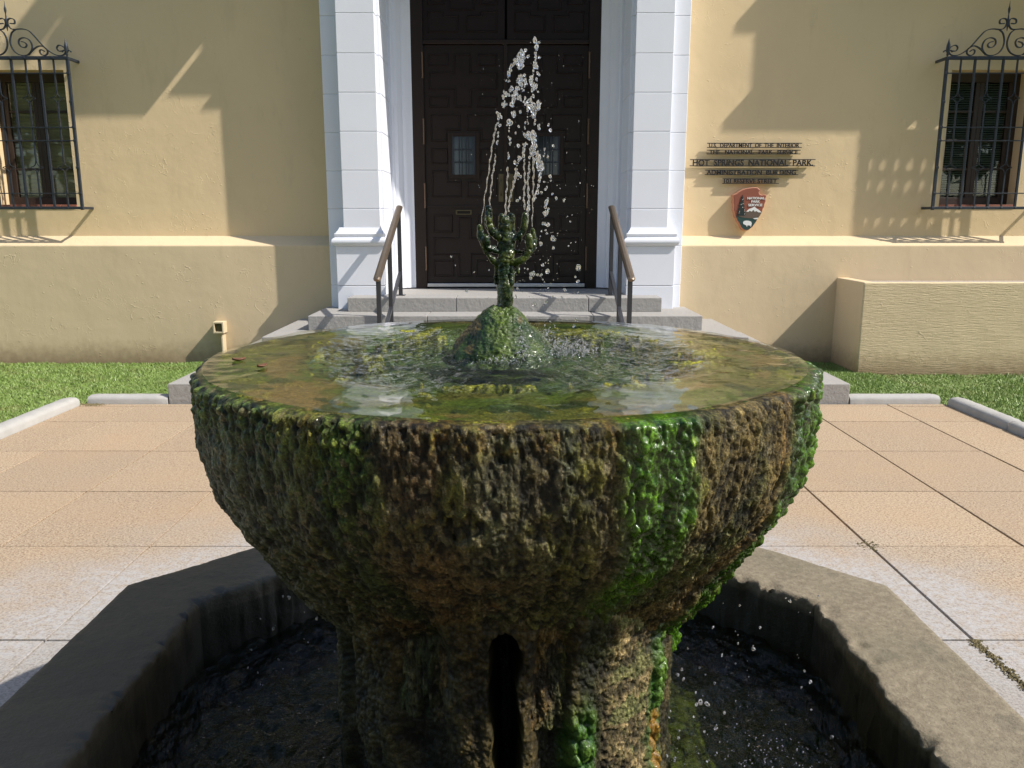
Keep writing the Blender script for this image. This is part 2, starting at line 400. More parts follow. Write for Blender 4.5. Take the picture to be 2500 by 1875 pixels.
def slab_mesh(w_, h_, seed):
    rs = random.Random(seed); t = .05
    bm = bmesh.new(); bmesh.ops.create_cube(bm, size=1)
    for v in bm.verts: v.co = Vector((v.co.x * w_, v.co.y * h_, (v.co.z - .5) * t))
    top = [e for e in bm.edges if all(v.co.z > -.001 for v in e.verts)]
    bmesh.ops.bevel(bm, geom=top, offset=.0015, segments=1, affect='EDGES')
    me = bpy.data.meshes.new('paving_slab'); bm.to_mesh(me); bm.free(); me.materials.append(M['slab']); return me
plaza = raw('plaza_bed', [(XL - .02, -6, -.028), (XR + .02, -6, -.028), (XR + .02, YF, -.028), (XL - .02, YF, -.028)], [(0, 1, 2, 3)], M['joint']); tag(plaza, kind='structure')
plaza.name = 'pavement'
xs = [XL, -3.01, -2.33, -1.65, -.95, -.32, .30, .93, 1.63, 2.33, 3.03, XR]
ys = [YF, 6.37, 5.86, 5.07, 4.27, 3.50, 2.65, 1.86, 1.07, .28, -.51, -1.3, -2.09]
cache = {}
for i in range(len(xs) - 1):
    for j in range(len(ys) - 1):
        x0, x1 = xs[i], xs[i + 1]; y1, y0 = ys[j], ys[j + 1]
        cx, cy = (x0 + x1) / 2, (y0 + y1) / 2
        if abs(cx) < .8 and .9 < cy < 2.6: continue                 # under the basin
        jx = .012 if x0 > 0 else .008; jy = .010
        if y1 - y0 < .2: jy = .006
        key = (round(x1 - x0, 2), round(y1 - y0, 2), jx)
        if key not in cache: cache[key] = slab_mesh(x1 - x0 - jx, y1 - y0 - jy, 1)
        o = bpy.data.objects.new('paving_slab', cache[key]); col.objects.link(o); o.parent = plaza
        o.location = (cx, cy, random.uniform(-.0015, .0015)); o.rotation_euler = (R(random.uniform(-.05, .05)), R(random.uniform(-.05, .05)), 0)

# dry moss and grit in the wide joint at the right of the basin
V = []; F = []
def grit(x, y, z, s):
    n = len(V)
    for k in range(4):
        a = k * 1.57 + random.random(); V.append((x + s * math.cos(a), y + s * math.sin(a), z + random.uniform(-.3, .3) * s))
    V.append((x, y, z + s * random.uniform(.3, 1.3)))
    for k in range(4): F.append((n + k, n + (k + 1) % 4, n + 4))
for _ in range(800):
    t = random.random() ** 1.3; grit(1.63 + random.gauss(0, .011), 2.65 - t * .75, .002, random.uniform(.002, .006))
for _ in range(70): grit(1.63 + random.gauss(0, .02), 3.5 + random.gauss(0, .03), .002, random.uniform(.002, .006))
for _ in range(300): grit(XL + .1 + random.gauss(0, .05), YF - .02 + random.gauss(0, .03), .003, random.uniform(.002, .007))
o = raw('joint_moss', V, F, M['crackmoss'], plaza); o['kind'] = 'stuff'

# lawns
def lawn(x0, x1, y0, y1, label, seed, n):
    base = raw('lawn_ground', [(x0, y0, .0), (x1, y0, .0), (x1, y1, -.035), (x0, y1, -.035)], [(0, 1, 2, 3)], M['turf']); tag(base, kind='structure')
    r = np.random.default_rng(seed); x = r.uniform(x0, x1, n); y = r.uniform(y0, y1, n)
    z = np.interp(y, [y0, y1], [.0, -.035]); h = r.uniform(.012, .028, n) * (1 + .35 * vnoise(np.stack([x * 4, y * 4, x * 0], 1), 3))
    a = r.uniform(0, 6.28, n); wv = .0042; lx = r.normal(0, .014, n); ly = r.normal(0, .014, n)
    V = np.empty((n, 3, 3)); V[:, 0] = np.stack([x - wv * np.cos(a), y - wv * np.sin(a), z], 1)
    V[:, 1] = np.stack([x + wv * np.cos(a), y + wv * np.sin(a), z], 1); V[:, 2] = np.stack([x + lx, y + ly, z + h], 1)
    o = bigmesh('grass', V.reshape(-1, 3), np.arange(n * 3).reshape(-1, 3), M['grass'], None, False)
    tag(o, label, 'grass', kind='stuff')
lawn(-9, XL - .02, 3.9, 8.56, 'short green lawn at the left between curb and building', 1, 120000)
lawn(XL - .02, -2.8, YF + .12, 8.56, 'short lawn strip between left curb and ochre wall beside the steps', 2, 26000)
lawn(XR + .02, 9, 3.9, 7.9, 'short green lawn at the right in front of the planter', 3, 100000)
lawn(2.75, XR + .02, YF + .12, 8.56, 'short lawn strip between right curb and the wall beside the steps', 4, 26000)

# curbs: rounded cast stones
def curb_piece(p0, p1, nrm, name='curb_stone'):
    p0, p1, nrm = Vector(p0), Vector(p1), Vector(nrm); prof = [(0, -.05), (0, .035), (.008, .052), (.03, .064), (.085, .068), (.115, .062), (.122, .04), (.122, -.05)]
    d = (p1 - p0); V = []; F = []; ns = max(2, int(d.length / .05)); m = len(prof)
    for i in range(ns + 1):
        t = i / ns; q = p0 + d * t
        e = .006 if i in (0, ns) else 0
        for (a, z) in prof: V.append(q + nrm * (a + (e if a < .05 else -e if a > .1 else 0)) + Vector((0, 0, z - e + random.uniform(-.0015, .0015))))
    for i in range(ns):
        for k in range(m - 1): F.append((i * m + k, i * m + k + 1, (i + 1) * m + k + 1, (i + 1) * m + k))
    F += [tuple(range(m)), tuple(ns * m + k for k in range(m - 1, -1, -1))]
    me = raw(name, V, F, M['curb'], None, False)
    bm = bmesh.new(); bm.from_mesh(me.data); bmesh.ops.recalc_face_normals(bm, faces=bm.faces); bm.to_mesh(me.data); bm.free()
    me.data.polygons.foreach_set('use_smooth', [True] * len(me.data.polygons)); me.data.set_sharp_from_angle(angle=R(50)); return me
GC = 'grey curb stones edging the lawns'
cs = [((-2.79, YF, 0), (-3.44, YF, 0), (0, 1, 0), 'short straight grey curb stone left of the bottom step'),
      ((2.74, YF, 0), (3.47, YF, 0), (0, 1, 0), 'short straight grey curb stone right of the bottom step'),
      ((XL, YF - .02, 0), (XL, 4.6, 0), (-1, 0, 0), 'long pale rounded curb stone along the left lawn'),
      ((XL, 4.592, 0), (XL, 2.9, 0), (-1, 0, 0), 'nearer curb stone at the left edge of the photo'),
      ((XR, YF - .02, 0), (XR, 5.62, 0), (1, 0, 0), 'curb stone along the right lawn, nearest the corner'),
      ((XR, 5.612, 0), (XR, 4.4, 0), (1, 0, 0), 'curb stone at the right edge of the photo beyond the joint')]
for a, b_, n_, lb in cs: tag(curb_piece(a, b_, n_), lb, 'curb', GC)

# ------------------------------------------------------------------ BUILDING
YW, YP = 8.75, 8.58                      # upper wall face, plinth face
X0 = -.065                               # axis of the portal
bld = empty('administration_building', (0, 8.75, 0)); tag(bld, 'ochre stucco building with white stone portal and dark double door', 'building')
H2 = 7.2; zs = 1.205; zt = 1.30
opL = (-5.37, -4.56, 1.60, 2.96); opR = (4.475, 5.285, 1.60, 2.96)
PO = 1.80                                # half width of the portal backing
# upper wall with window openings
L = []
def wallseg(xa, xb, op):
    L.append((xa, op[0], YW, YW + .35, zt - .3, H2)); L.append((op[1], xb, YW, YW + .35, zt - .3, H2))
    L.append((op[0], op[1], YW, YW + .35, zt - .3, op[2])); L.append((op[0], op[1], YW, YW + .35, op[3], H2))
wallseg(-12, X0 - PO + .02, opL); wallseg(X0 + PO - .02, 12, opR)
L.append((X0 - PO + .02, X0 + PO - .02, YW, YW + .35, 4.5, H2))
boxes('wall', L, M['stucco'], bld)
for s, xa, xb in ((0, -12, X0 - PO + .02), (1, X0 + PO - .02, 12)):
    y0, y1 = YP, YW + .3
    V = [(xa, y0, -.3), (xb, y0, -.3), (xb, y0, zs), (xa, y0, zs), (xa, YW + .001, zt), (xb, YW + .001, zt), (xa, y1, zt), (xb, y1, zt), (xa, y1, -.3), (xb, y1, -.3)]
    F = [(0, 1, 2, 3), (3, 2, 5, 4), (4, 5, 7, 6), (6, 7, 9, 8), (0, 3, 4, 6, 8), (1, 9, 7, 5, 2)]
    o = raw('plinth', V, F, M['stucco_plinth'], bld); md = o.modifiers.new('bevel', 'BEVEL'); md.width = .012; md.segments = 3; md.limit_method = 'ANGLE'
# return walls and roof slab so that the building has depth
boxes('rear_wall', [(-12, -11.7, YW + .35, 18, -.3, H2), (11.7, 12, YW + .35, 18, -.3, H2), (-12, 12, 18, 18.3, -.3, H2), (-12, 12, YW + .36, 18, H2, H2 + .2)], M['stucco'], bld)

# portal
YB, YPI = 8.44, 8.33
pi_ = .0025
courses = [1.575, 1.946, 2.316, 2.681, 3.041, 3.403, 3.765, 4.13, 4.5]
for s in (-1, 1):
    xo, xi = X0 + s * PO, X0 + s * 1.225
    back = empty('portal_jamb', (X0 + s * 1.5, YB, .55)); back.parent = bld; back.location = Vector((X0 + s * 1.5, YB, .55)) - bld.location
    a, b_ = sorted((xo, xi)); zc = [.40, .81, 1.205] + courses
    for k in range(len(zc) - 1):
        o = box('stone_block', a, b_, YB, 9.2, zc[k] + pi_, zc[k + 1] - pi_, M['white'], back, .0035, 1)
    box('mortar_core', a + .006, b_ - .006, YB + .006, 9.19, .3, 4.5, M['white'], back)
    # pilaster
    pil = empty('pilaster', (0, 0, 0)); pil.parent = bld; pil.location = Vector((X0 + s * 1.44, YPI, .55)) - bld.location
    a, b_ = sorted((X0 + s * 1.255, X0 + s * 1.625)); zc = [1.375] + courses
    for k in range(len(zc) - 1):
        box('stone_block', a, b_, YPI, YB + .002, zc[k] + pi_, zc[k + 1] - pi_, M['white'], pil, .0035, 1)
    box('mortar_core', a + .006, b_ - .006, YPI + .006, YB, 1.3, 4.5, M['white'], pil)
    a, b_ = sorted((X0 + s * 1.215, X0 + s * 1.71))
    box('stone_block', a + .006, b_ - .006, YPI - .035, YB + .003, .81 + pi_, 1.205, M['white'], pil, .004, 1)
    box('stone_block', a + .006, b_ - .006, YPI - .035, YB + .003, .40, .81 - pi_, M['white'], pil, .004, 1)
    # moulded base swept round three sides
    prof = [(-.002, 1.205), (.0, 1.212), (.020, 1.222), (.030, 1.245), (.026, 1.272), (.012, 1.287), (.002, 1.290), (-.002, 1.298), (.004, 1.306), (.004, 1.330), (-.004, 1.336), (-.012, 1.338), (-.014, 1.348), (-.024, 1.356), (-.034, 1.372), (-.040, 1.392)]
    V = []; F = []
    for (e, z) in prof:
        V += [(a - e, YB, z), (a - e, YPI - .04 - e, z), (b_ + e, YPI - .04 - e, z), (b_ + e, YB, z)]
    for k in range(len(prof) - 1):
        for q in range(3): F.append((k * 4 + q, k * 4 + q + 1, k * 4 + q + 5, k * 4 + q + 4))
    F.append(tuple((len(prof) - 1) * 4 + q for q in range(4))); F.append((3, 2, 1, 0))
    o = raw('moulded_base', V, F, M['white'], pil)
    bm = bmesh.new(); bm.from_mesh(o.data); bmesh.ops.recalc_face_normals(bm, faces=bm.faces); bm.to_mesh(o.data); bm.free()
    o.data.polygons.foreach_set('use_smooth', [True] * len(o.data.polygons)); o.data.set_sharp_from_angle(angle=R(40))
    # door architrave: vertical roll mouldings
    prof = [(1.228, 8.97), (1.20, 8.965), (1.185, 8.975), (1.182, 8.985), (1.165, 8.985), (1.145, 8.992), (1.125, 9.02), (1.105, 9.035), (1.10, 9.05), (1.085, 9.05), (1.06, 9.06), (1.035, 9.09), (1.0, 9.10), (.985, 9.12), (.985, 9.2), (1.228, 9.2)]
    V = []; n = len(prof)
    for z in (.73, 4.5): V += [(X0 + s * p[0], p[1], z) for p in prof]
    F = [(k, (k + 1) % n, (k + 1) % n + n, k + n) for k in range(n)]
    o = raw('architrave', V, F, M['white'], back)
    bm = bmesh.new(); bm.from_mesh(o.data); bmesh.ops.recalc_face_normals(bm, faces=bm.faces); bm.to_mesh(o.data); bm.free()
    o.data.polygons.foreach_set('use_smooth', [True] * len(o.data.polygons)); o.data.set_sharp_from_angle(angle=R(35))
box('lintel', X0 - PO, X0 + PO, YB, 9.2, 4.505, 5.0, M['white'], bld, .01)
# unseen blocks above the portal, added to cast shadows on the left wall
for b_ in ((-2.66, -1.91, .6, 4.56, 6.1), (-1.64, 2.1, .6, 4.755, 4.79), (-1.31, 2.1, .59, 4.79, 6.3), (-1.31, 2.1, .6, 4.62, 4.655), (-1.20, 2.1, .59, 4.655, 4.755)):
    box('shadow_block', b_[0], b_[1], YW - b_[2], YW + .002, b_[3], b_[4], M['white'], bld, .004)
boxes('shadow_bracket', [(-1.25 + .40 * k, -1.08 + .40 * k, YW - 1.25, YW + .002, 7.25, 7.5) for k in range(6)] , M['white'], bld, .01)  # unseen brackets, added to streak the upper left wall with shadow
# unseen slabs right of the portal, added to cast the right wall's shadow
boxes('shadow_balcony', [(4.02, 5.80, YW - .6, YW + .003, 4.40, 4.50), (4.30, 6.6, YW - .6, YW + .004, 4.50, 5.35), (4.10, 6.8, YW - .6, YW + .003, 5.35, 5.45)], M['stucco'], bld, .01)
# unseen pierced sheet, made up to throw dappled shadow beside the right grille
hx = [5.550, 5.690, 5.826, 5.975, 6.110, 6.252]; zr_ = [(3.46, 3.56), (3.82, 3.92), (4.01, 4.13)]
scr = [(5.46, 6.35, YW - .603, YW - .598, a, b_) for a, b_ in ((3.22, 3.46), (3.56, 3.82), (3.92, 4.01), (4.13, 4.40))]
for za, zb in zr_:
    e = [5.46] + [v for x in hx for v in (x, x + .055)] + [6.35]
    for k in range(0, len(e), 2): scr.append((e[k], e[k + 1], YW - .6025, YW - .5985, za, zb))
o = boxes('shadow_screen', scr, M['stucco'], bld); o['kind'] = 'stuff'

# ---- door
YD = 9.13
PY = [0, 245, 260, 770, 985, 1170, 1610]; PZ = [3.734, 3.303, 3.276, 2.350, 1.947, 1.595, .736]
def dz(y): return float(np.interp(y, PY, PZ)) if y >= 0 else 3.734 - y * .00176
def dx(x): return (x - 610) * .00192
frame = boxes('door_frame', [(X0 - 1.02, X0 - .875, YD - .03, 9.3, .72, 4.5), (X0 + .875, X0 + 1.02, YD - .03, 9.3, .72, 4.5),
                             (X0 - .875, X0 + .875, YD - .02, 9.3, 3.28, 3.325)], M['woodfr'], bld, .006)
box('door_sill', X0 - .87, X0 + .87, YD - .045, 9.3, .737, .775, M['alu'], bld, .004)
box('door_back', X0 - 1, X0 + 1, 9.3, 9.34, .7, 4.5, M['dark_room'], bld)
def leafpanels():
    A = []
    rect = lambda x0, y0, x1, y1: A.append([(dx(x0), dz(y1)), (dx(x1), dz(y1)), (dx(x1), dz(y0)), (dx(x0), dz(y0))])
    pl = lambda P: A.append([(dx(x), dz(y)) for x, y in P])
    # cross of the upper third
    for a, c in ((640, 750), (907, 1018)): rect(a, 310, c, 377); rect(a, 545, c, 608)
    pl([(780, 608), (875, 608), (875, 510), (1018, 510), (1018, 410), (875, 410), (875, 310), (780, 310), (780, 410), (640, 410), (640, 510), (780, 510)])
    for f in (lambda x: x, lambda x: 1658 - x):
        q = [(645, 800), (735, 800), (735, 738), (813, 738), (813, 645), (645, 645)]; pl([(f(x), y) for x, y in q])
        q = [(645, 1110), (815, 1110), (815, 1020), (738, 1020), (738, 960), (645, 960)]; pl([(f(x), y) for x, y in q])
        q = [(645, 925), (738, 925), (738, 838), (645, 838)]; pl([(f(x), y) for x, y in q])
        q = [(648, 1305), (760, 1305), (760, 1207), (648, 1207)]; pl([(f(x), y) for x, y in q])
        q = [(648, 1552), (765, 1552), (765, 1458), (648, 1458)]; pl([(f(x), y) for x, y in q])
    pl([(790, 1552), (868, 1552), (868, 1430), (1010, 1430), (1010, 1333), (868, 1333), (868, 1222), (790, 1222), (790, 1333), (648, 1333), (648, 1430), (790, 1430)])
    return A
def transpanels():
    A = []
    pl = lambda P: A.append([(dx(x), dz(y)) for x, y in P])
    for f in (lambda x: x, lambda x: 1658 - x):
        pl([(f(x), y) for x, y in [(638, 190), (808, 190), (808, 95), (730, 95), (730, 70), (638, 70)]])
        pl([(f(x), y) for x, y in [(638, 38), (732, 38), (732, -120), (638, -120)]])
        pl([(f(x), y) for x, y in [(638, -150), (815, -150), (815, -330), (638, -330)]])
    pl([(762, 67), (896, 67), (896, -120), (762, -120)])
    return A
def addleaf(name, s, pans, z0, z1, yb):
    xa, xb = (X0 - .875, X0 - .012) if s < 0 else (X0 + .012, X0 + .875)
    lf = box(name, xa, xb, yb, yb + .06, z0, z1, M['wood'], bld, .003)
    for P in pans:
        W_ = .86; Q = [((xa + x) if s < 0 else (xb - x), z) for x, z in P]
        # dedupe orientation
        ar = sum(Q[i][0] * Q[(i + 1) % len(Q)][1] - Q[(i + 1) % len(Q)][0] * Q[i][1] for i in range(len(Q)))
        if ar < 0: Q = Q[::-1]
        bm = bmesh.new(); vs = [bm.verts.new((x, yb - .001, z)) for x, z in Q]; f = bm.faces.new(vs)
        bm.normal_update()
        if f.normal.y > 0: bmesh.ops.reverse_faces(bm, faces=[f])
        # proud moulding, then sunk field
        r = bmesh.ops.inset_region(bm, faces=[f], thickness=.009, depth=.011, use_boundary=True)
        r = bmesh.ops.inset_region(bm, faces=[f], thickness=.010, depth=.0)
        r = bmesh.ops.inset_region(bm, faces=[f], thickness=.008, depth=-.009)
        me = bpy.data.meshes.new('panel'); bm.to_mesh(me); bm.free(); me.materials.append(M['wood'])
        link('panel', me, lf)
    return lf
for s in (-1, 1):
    lf = addleaf('door_leaf', s, leafpanels(), .785, 3.275, YD)
    addleaf('transom_leaf', s, transpanels(), 3.33, 4.45, YD + .005)
    # barred peephole window
    cx = (X0 - .875 + .437) if s < 0 else (X0 + .875 - .437)
    cx = X0 + s * .455; z0, z1 = dz(985), dz(772)
    boxes('window_surround', [(cx - .165, cx - .125, YD - .012, YD + .01, z0 - .035, z1 + .035), (cx + .125, cx + .165, YD - .012, YD + .01, z0 - .035, z1 + .035),
                              (cx - .125, cx + .125, YD - .012, YD + .01, z1, z1 + .035), (cx - .125, cx + .125, YD - .012, YD + .01, z0 - .035, z0)], M['woodfr'], lf, .003)
    box('pane', cx - .12, cx + .12, YD - .003, YD - .001, z0, z1, M['pane_light'] if s < 0 else M['pane_dark'], lf)
    boxes('window_bar', [(cx + k - .0055, cx + k + .0055, YD - .03, YD - .016, z0, z1) for k in (-.05, -.022, .022, .05)] +
          [(cx - .125, cx + .125, YD - .018, YD - .006, z0 + (z1 - z0) * q - .007, z0 + (z1 - z0) * q + .007) for q in (.33, .66)] +
          [(cx - .125, cx - .105, YD - .02, YD - .004, z0, z1), (cx + .105, cx + .125, YD - .02, YD - .004, z0, z1)], M['iron'], lf, .002)
    boxes('rail_moulding', [(cx - .42, cx + .42, YD - .012, YD + .001, dz(1168), dz(1158))], M['wood'], lf, .003)
    px = X0 + s * .052
    box('lock_plate', px - .028, px + .028, YD - .010, YD + .001, 1.66, 1.955, M['brass'], lf, .004)
    V, F = tubegeo([(px, YD - .008, 1.73), (px, YD - .05, 1.75), (px, YD - .05, 1.87), (px, YD - .008, 1.89)], .007, 8); raw('handle', V, F, M['brass'], lf, True)
    for (ya, yb2) in ((310, 440), (680, 810), (1040, 1165), (1390, 1510)):
        V, F = tubegeo([(X0 + s * .882, YD - .035, dz(yb2)), (X0 + s * .882, YD - .035, dz(ya))], .008, 8)
        hv = merge([(V, F)] + [tubegeo([(X0 + s * .882, YD - .035, z), (X0 + s * .882, YD - .035, z + .012)], .011, 8) for z in (dz(yb2) - .012, dz(ya))])
        raw('hinge', hv[0], hv[1], M['hinge'], lf, False)
    if s < 0:
        boxes('mail_slot', [(-.615, -.44, YD - .016, YD + .001, 1.523, 1.533), (-.615, -.44, YD - .016, YD + .001, 1.563, 1.573), (-.615, -.60, YD - .016, YD + .001, 1.533, 1.563), (-.455, -.44, YD - .016, YD + .001, 1.533, 1.563)], M['brass'], lf, .003)
box('meeting_stile', X0 - .022, X0 + .014, YD - .022, YD + .02, .79, 3.28, M['woodfr'], bld, .004)

# ---- windows
def window(op, blind, right):
    x0, x1, z0, z1 = op; yf = YW + .17
    wn = empty('window'); wn.parent = bld; wn.location = Vector(((x0 + x1) / 2, yf, z0)) - bld.location
    fw = .055
    boxes('frame', [(x0, x0 + fw, yf, yf + .06, z0, z1), (x1 - fw, x1, yf, yf + .06, z0, z1), (x0 + fw, x1 - fw, yf, yf + .06, z1 - .09, z1), (x0 + fw, x1 - fw, yf, yf + .06, z0, z0 + .10)], M['wood2'], wn, .004)
    xm = (x0 + x1) / 2
    sash = []
    for a, b_ in ((x0 + fw, xm), (xm, x1 - fw)):
        sash += [(a + .001, a + .045, yf + .012, yf + .05, z0 + .10, z1 - .09), (b_ - .045, b_ - .001, yf + .012, yf + .05, z0 + .10, z1 - .09)]
    boxes('sash', sash, M['wood2'], wn, .003)
    mun = []
    for q in (.25, .5, .75):
        zz = z0 + .10 + (z1 - z0 - .19) * q
        for a, b_ in ((x0 + fw + .045, xm - .045), (xm + .045, x1 - fw - .045)): mun.append((a, b_, yf + .018, yf + .045, zz - .011, zz + .011))
    boxes('muntin', mun, M['wood2'], wn, .002)
    for a, b_ in ((x0 + fw + .045, xm - .045), (xm + .045, x1 - fw - .045)):
        for k in range(4):
            h = (z1 - z0 - .19) / 4; box('pane', a, b_, yf + .030, yf + .033, z0 + .10 + h * k + .011, z0 + .10 + h * (k + 1) - .011, M['glass'], wn)
    V = []; F = []; k = 0; z = z0 + .12
    while z < z1 - .1:
        n = len(V); ya, yb = yf + .056, yf + .080
        V += [(x0 + .03, ya, z), (x1 - .03, ya, z), (x1 - .03, yb, z + .014), (x0 + .03, yb, z + .014), (x0 + .03, ya, z + .0015), (x1 - .03, ya, z + .0015), (x1 - .03, yb, z + .0155), (x0 + .03, yb, z + .0155)]
        F += [tuple(i + n for i in q) for q in [(0, 3, 2, 1), (4, 5, 6, 7), (0, 1, 5, 4), (1, 2, 6, 5), (2, 3, 7, 6), (3, 0, 4, 7)]]
        z += .0235 if right else .040; k += 1
    o = raw('blind_slats', V, F, blind, wn); o['kind'] = 'stuff'
    if not right: box('blind_backing', x0 + .03, x1 - .03, yf + .12, yf + .125, z0, z1, blind, wn)
    box('room_back', x0 - .1, x1 + .1, YW + .352, YW + .36, z0 - .1, z1 + .1, M['dark_room'], wn)
    n = 5; wd = (x1 - x0) / n
    for k in range(n): box('sill_tile', x0 + k * wd + .003, x0 + (k + 1) * wd - .003, YW - .012, yf, z0, z0 + .022, M['sillred'], wn, .003)
window(opL, M['blind_light'], False); window(opR, M['blind_dark'], True)

# ------------------------------------------------------------------ window grilles
SC = .000463
C1 = [(235, 605), (330, 605), (332, 530), (250, 505), (195, 540), (190, 620), (235, 700), (310, 725), (480, 715), (620, 755), (740, 880), (900, 1070), (1050, 1190), (1180, 1245), (1300, 1235), (1355, 1170), (1335, 1085), (1230, 1040), (1175, 1090), (1210, 1155), (1290, 1155)]
C2 = [(330, 728), (245, 800), (198, 950), (215, 1080), (290, 1190), (420, 1245), (550, 1228), (640, 1130), (650, 1020), (600, 930), (500, 890), (400, 920), (375, 1000), (420, 1070), (500, 1085), (540, 1035), (505, 985), (430, 965)]
C3 = [(560, 1235), (680, 1120), (790, 1060), (880, 1065), (962, 1130), (962, 1210), (890, 1247), (820, 1215), (805, 1150), (850, 1130), (905, 1165)]
def grille(cx, label):
    g = empty('window_grille', (cx, 8.54, 1.56)); tag(g, label, 'window grille', 'wrought iron window grilles')
    y = 8.54; hw = .56; zb, zt_ = 1.585, 3.035; HB = [1.731, 2.247, 2.376, 2.892]
    for s in (-1, 1):
        x = cx + s * hw
        box('post', x - .014, x + .014, y - .014, y + .014, zb - .02, zt_ + .01, M['iron'], g, .003)
        for z in (zb, zt_): box('wall_bracket', x - .012, x + .012, y + .014, YW + .01, z - .013, z + .013, M['iron'], g, .002)
        box('wall_bracket', x - s * .0, x + s * .03, YW - .02, YW - .002, zt_ - .02, zt_ + .02, M['iron'], g, .002) if False else None
        prof = [(.004, zt_ + .012), (.014, zt_ + .03), (.010, zt_ + .05), (.022, zt_ + .085), (.018, zt_ + .12), (.008, zt_ + .155), (.001, zt_ + .185)]
        V, F = lathegeo(prof, 8, (x, y)); raw('spear_finial', V, F, M['iron'], g, True)
        parts = []
        for q in (-1, 1): parts.append(ribbongeo(catmull([(x, y, zt_ + .045), (x + q * .018, y, zt_ + .07), (x + q * .036, y, zt_ + .066), (x + q * .044, y, zt_ + .055)], 4), .005, .008))
        V, F = merge(parts); raw('finial_leaf', V, F, M['iron'], g)
    box('rail', cx - hw + .014, cx + hw - .014, y - .016, y + .016, zt_ - .016, zt_ + .016, M['iron'], g, .003)
    box('rail', cx - hw + .014, cx + hw - .014, y - .016, y + .016, zb - .014, zb + .014, M['iron'], g, .003)
    for z in HB: box('cross_bar', cx - hw + .014, cx + hw - .014, y - .012, y + .004, z - .005, z + .005, M['iron'], g, .001)
    for k in range(1, 8):
        x = cx - hw + k * .14
        if k % 2 == 0: box('upright', x - .011, x + .011, y - .009, y + .011, zb + .014, zt_ - .016, M['iron'], g, .002)
        else:
            parts = []; cz = [2.655, 1.985]; d = .062; e = .058
            segs = [(zt_ - .016, cz[0] + d), (cz[0] - d, cz[1] + d), (cz[1] - d, zb + .014)]
            for a, b_ in segs: parts.append(boxgeo(x - .007, x + .007, y - .007, y + .007, b_, a))
            for c in cz:
                for q in (-1, 1):
                    parts.append(ribbongeo(catmull([(x + q * .004, y, c + d + .01), (x + q * .010, y, c + d * .55), (x + q * .030, y, c + d * .22), (x + q * (e + .005), y, c + .003)], 5), .003, .006))
                    parts.append(ribbongeo(catmull([(x + q * .004, y, c - d - .01), (x + q * .010, y, c - d * .55), (x + q * .030, y, c - d * .22), (x + q * (e + .005), y, c - .003)], 5), .003, .006))
            V, F = merge(parts); raw('star_upright', V, F, M['iron'], g)
    # rivet collars
    for s in (-1, 1):
        for z in HB + [zb, zt_, 2.62, 1.985]: box('rivet', cx + s * hw - .017, cx + s * hw + .017, y - .020, y + .004, z - .013, z + .013, M['iron'], g, .004)
    for k in range(1, 8):
        for z in (zb, zt_): box('rivet', cx - hw + k * .14 - .011, cx - hw + k * .14 + .011, y - .021, y - .01, z - .009, z + .009, M['iron'], g, .003)
    for s in (-1, 1):
        for C in (C1, C2, C3):
            P = catmull([(cx + s * (px - 165) * SC, y, zt_ + .016 + (1262 - py) * SC) for px, py in C], 5)
            V, F = ribbongeo(P, .0042, .010); raw('scroll', V, F, M['iron'], g, False)
    zc = zt_ + .016
    prof = [(.003, zc + .235), (.011, zc + .29), (.014, zc + .33), (.007, zc + .36), (.005, zc + .39), (.011, zc + .42), (.012, zc + .44), (.005, zc + .465), (.001, zc + .515)]
    V, F = lathegeo(prof, 8, (cx, y)); raw('centre_finial', V, F, M['iron'], g, True)
grille(-4.96, 'black wrought iron scroll-topped grille over the left window')
grille(4.866, 'black wrought iron scroll-topped grille over the right window')

# ------------------------------------------------------------------ trees across the street, behind the photographer
M['leafage'] = simple('tree_foliage', (.05, .085, .025), .7, var=.35, vs=1.2)
M['bark'] = simple('tree_bark', (.10, .075, .05), .9, var=.3, vs=8)
n = 5200; th_ = rng.uniform(0, 6.283, n); cz = rng.uniform(-1, 1, n); rad_ = rng.uniform(.35, 1, n) ** .5
dirn = np.stack([np.sqrt(1 - cz ** 2) * np.cos(th_), np.sqrt(1 - cz ** 2) * np.sin(th_), cz], 1); lum = 1 + .35 * fbm(dirn * 2.2, 3, 400)
Pc = dirn * (rad_ * lum)[:, None] * np.array([4.6, 4.2, 5.0]) + np.array([0, 0, 8.2]); u_ = rng.normal(size=(n, 3)); u_ /= np.linalg.norm(u_, axis=1)[:, None]; v_ = np.cross(u_, rng.normal(size=(n, 3))); v_ /= np.linalg.norm(v_, axis=1)[:, None]
sz = rng.uniform(.22, .5, n)[:, None]; TV = np.stack([Pc - u_ * sz, Pc + v_ * sz * .6, Pc + u_ * sz, Pc - v_ * sz * .6], 1).reshape(-1, 3)
crown = bigmesh('crown', TV, np.arange(n * 4).reshape(-1, 4), M['leafage'], None, False)
TVt, TFt = merge([tubegeo([(0, 0, -.2), (.1, 0, 2), (.05, .1, 5), (.2, 0, 8)], [.38, .3, .24, .1], 9)] + [tubegeo([(.05, .1, 3.5 + k * .5), (1.6 * math.cos(k * 2.1), 1.6 * math.sin(k * 2.1), 6 + k * .4), (2.9 * math.cos(k * 2.1), 2.9 * math.sin(k * 2.1), 8 + k * .5)], [.16, .1, .04], 6) for k in range(5)])
trunk = raw('trunk', TVt, TFt, M['bark'], None, True); tme, cme = trunk.data, crown.data; bpy.data.objects.remove(trunk); bpy.data.objects.remove(crown)
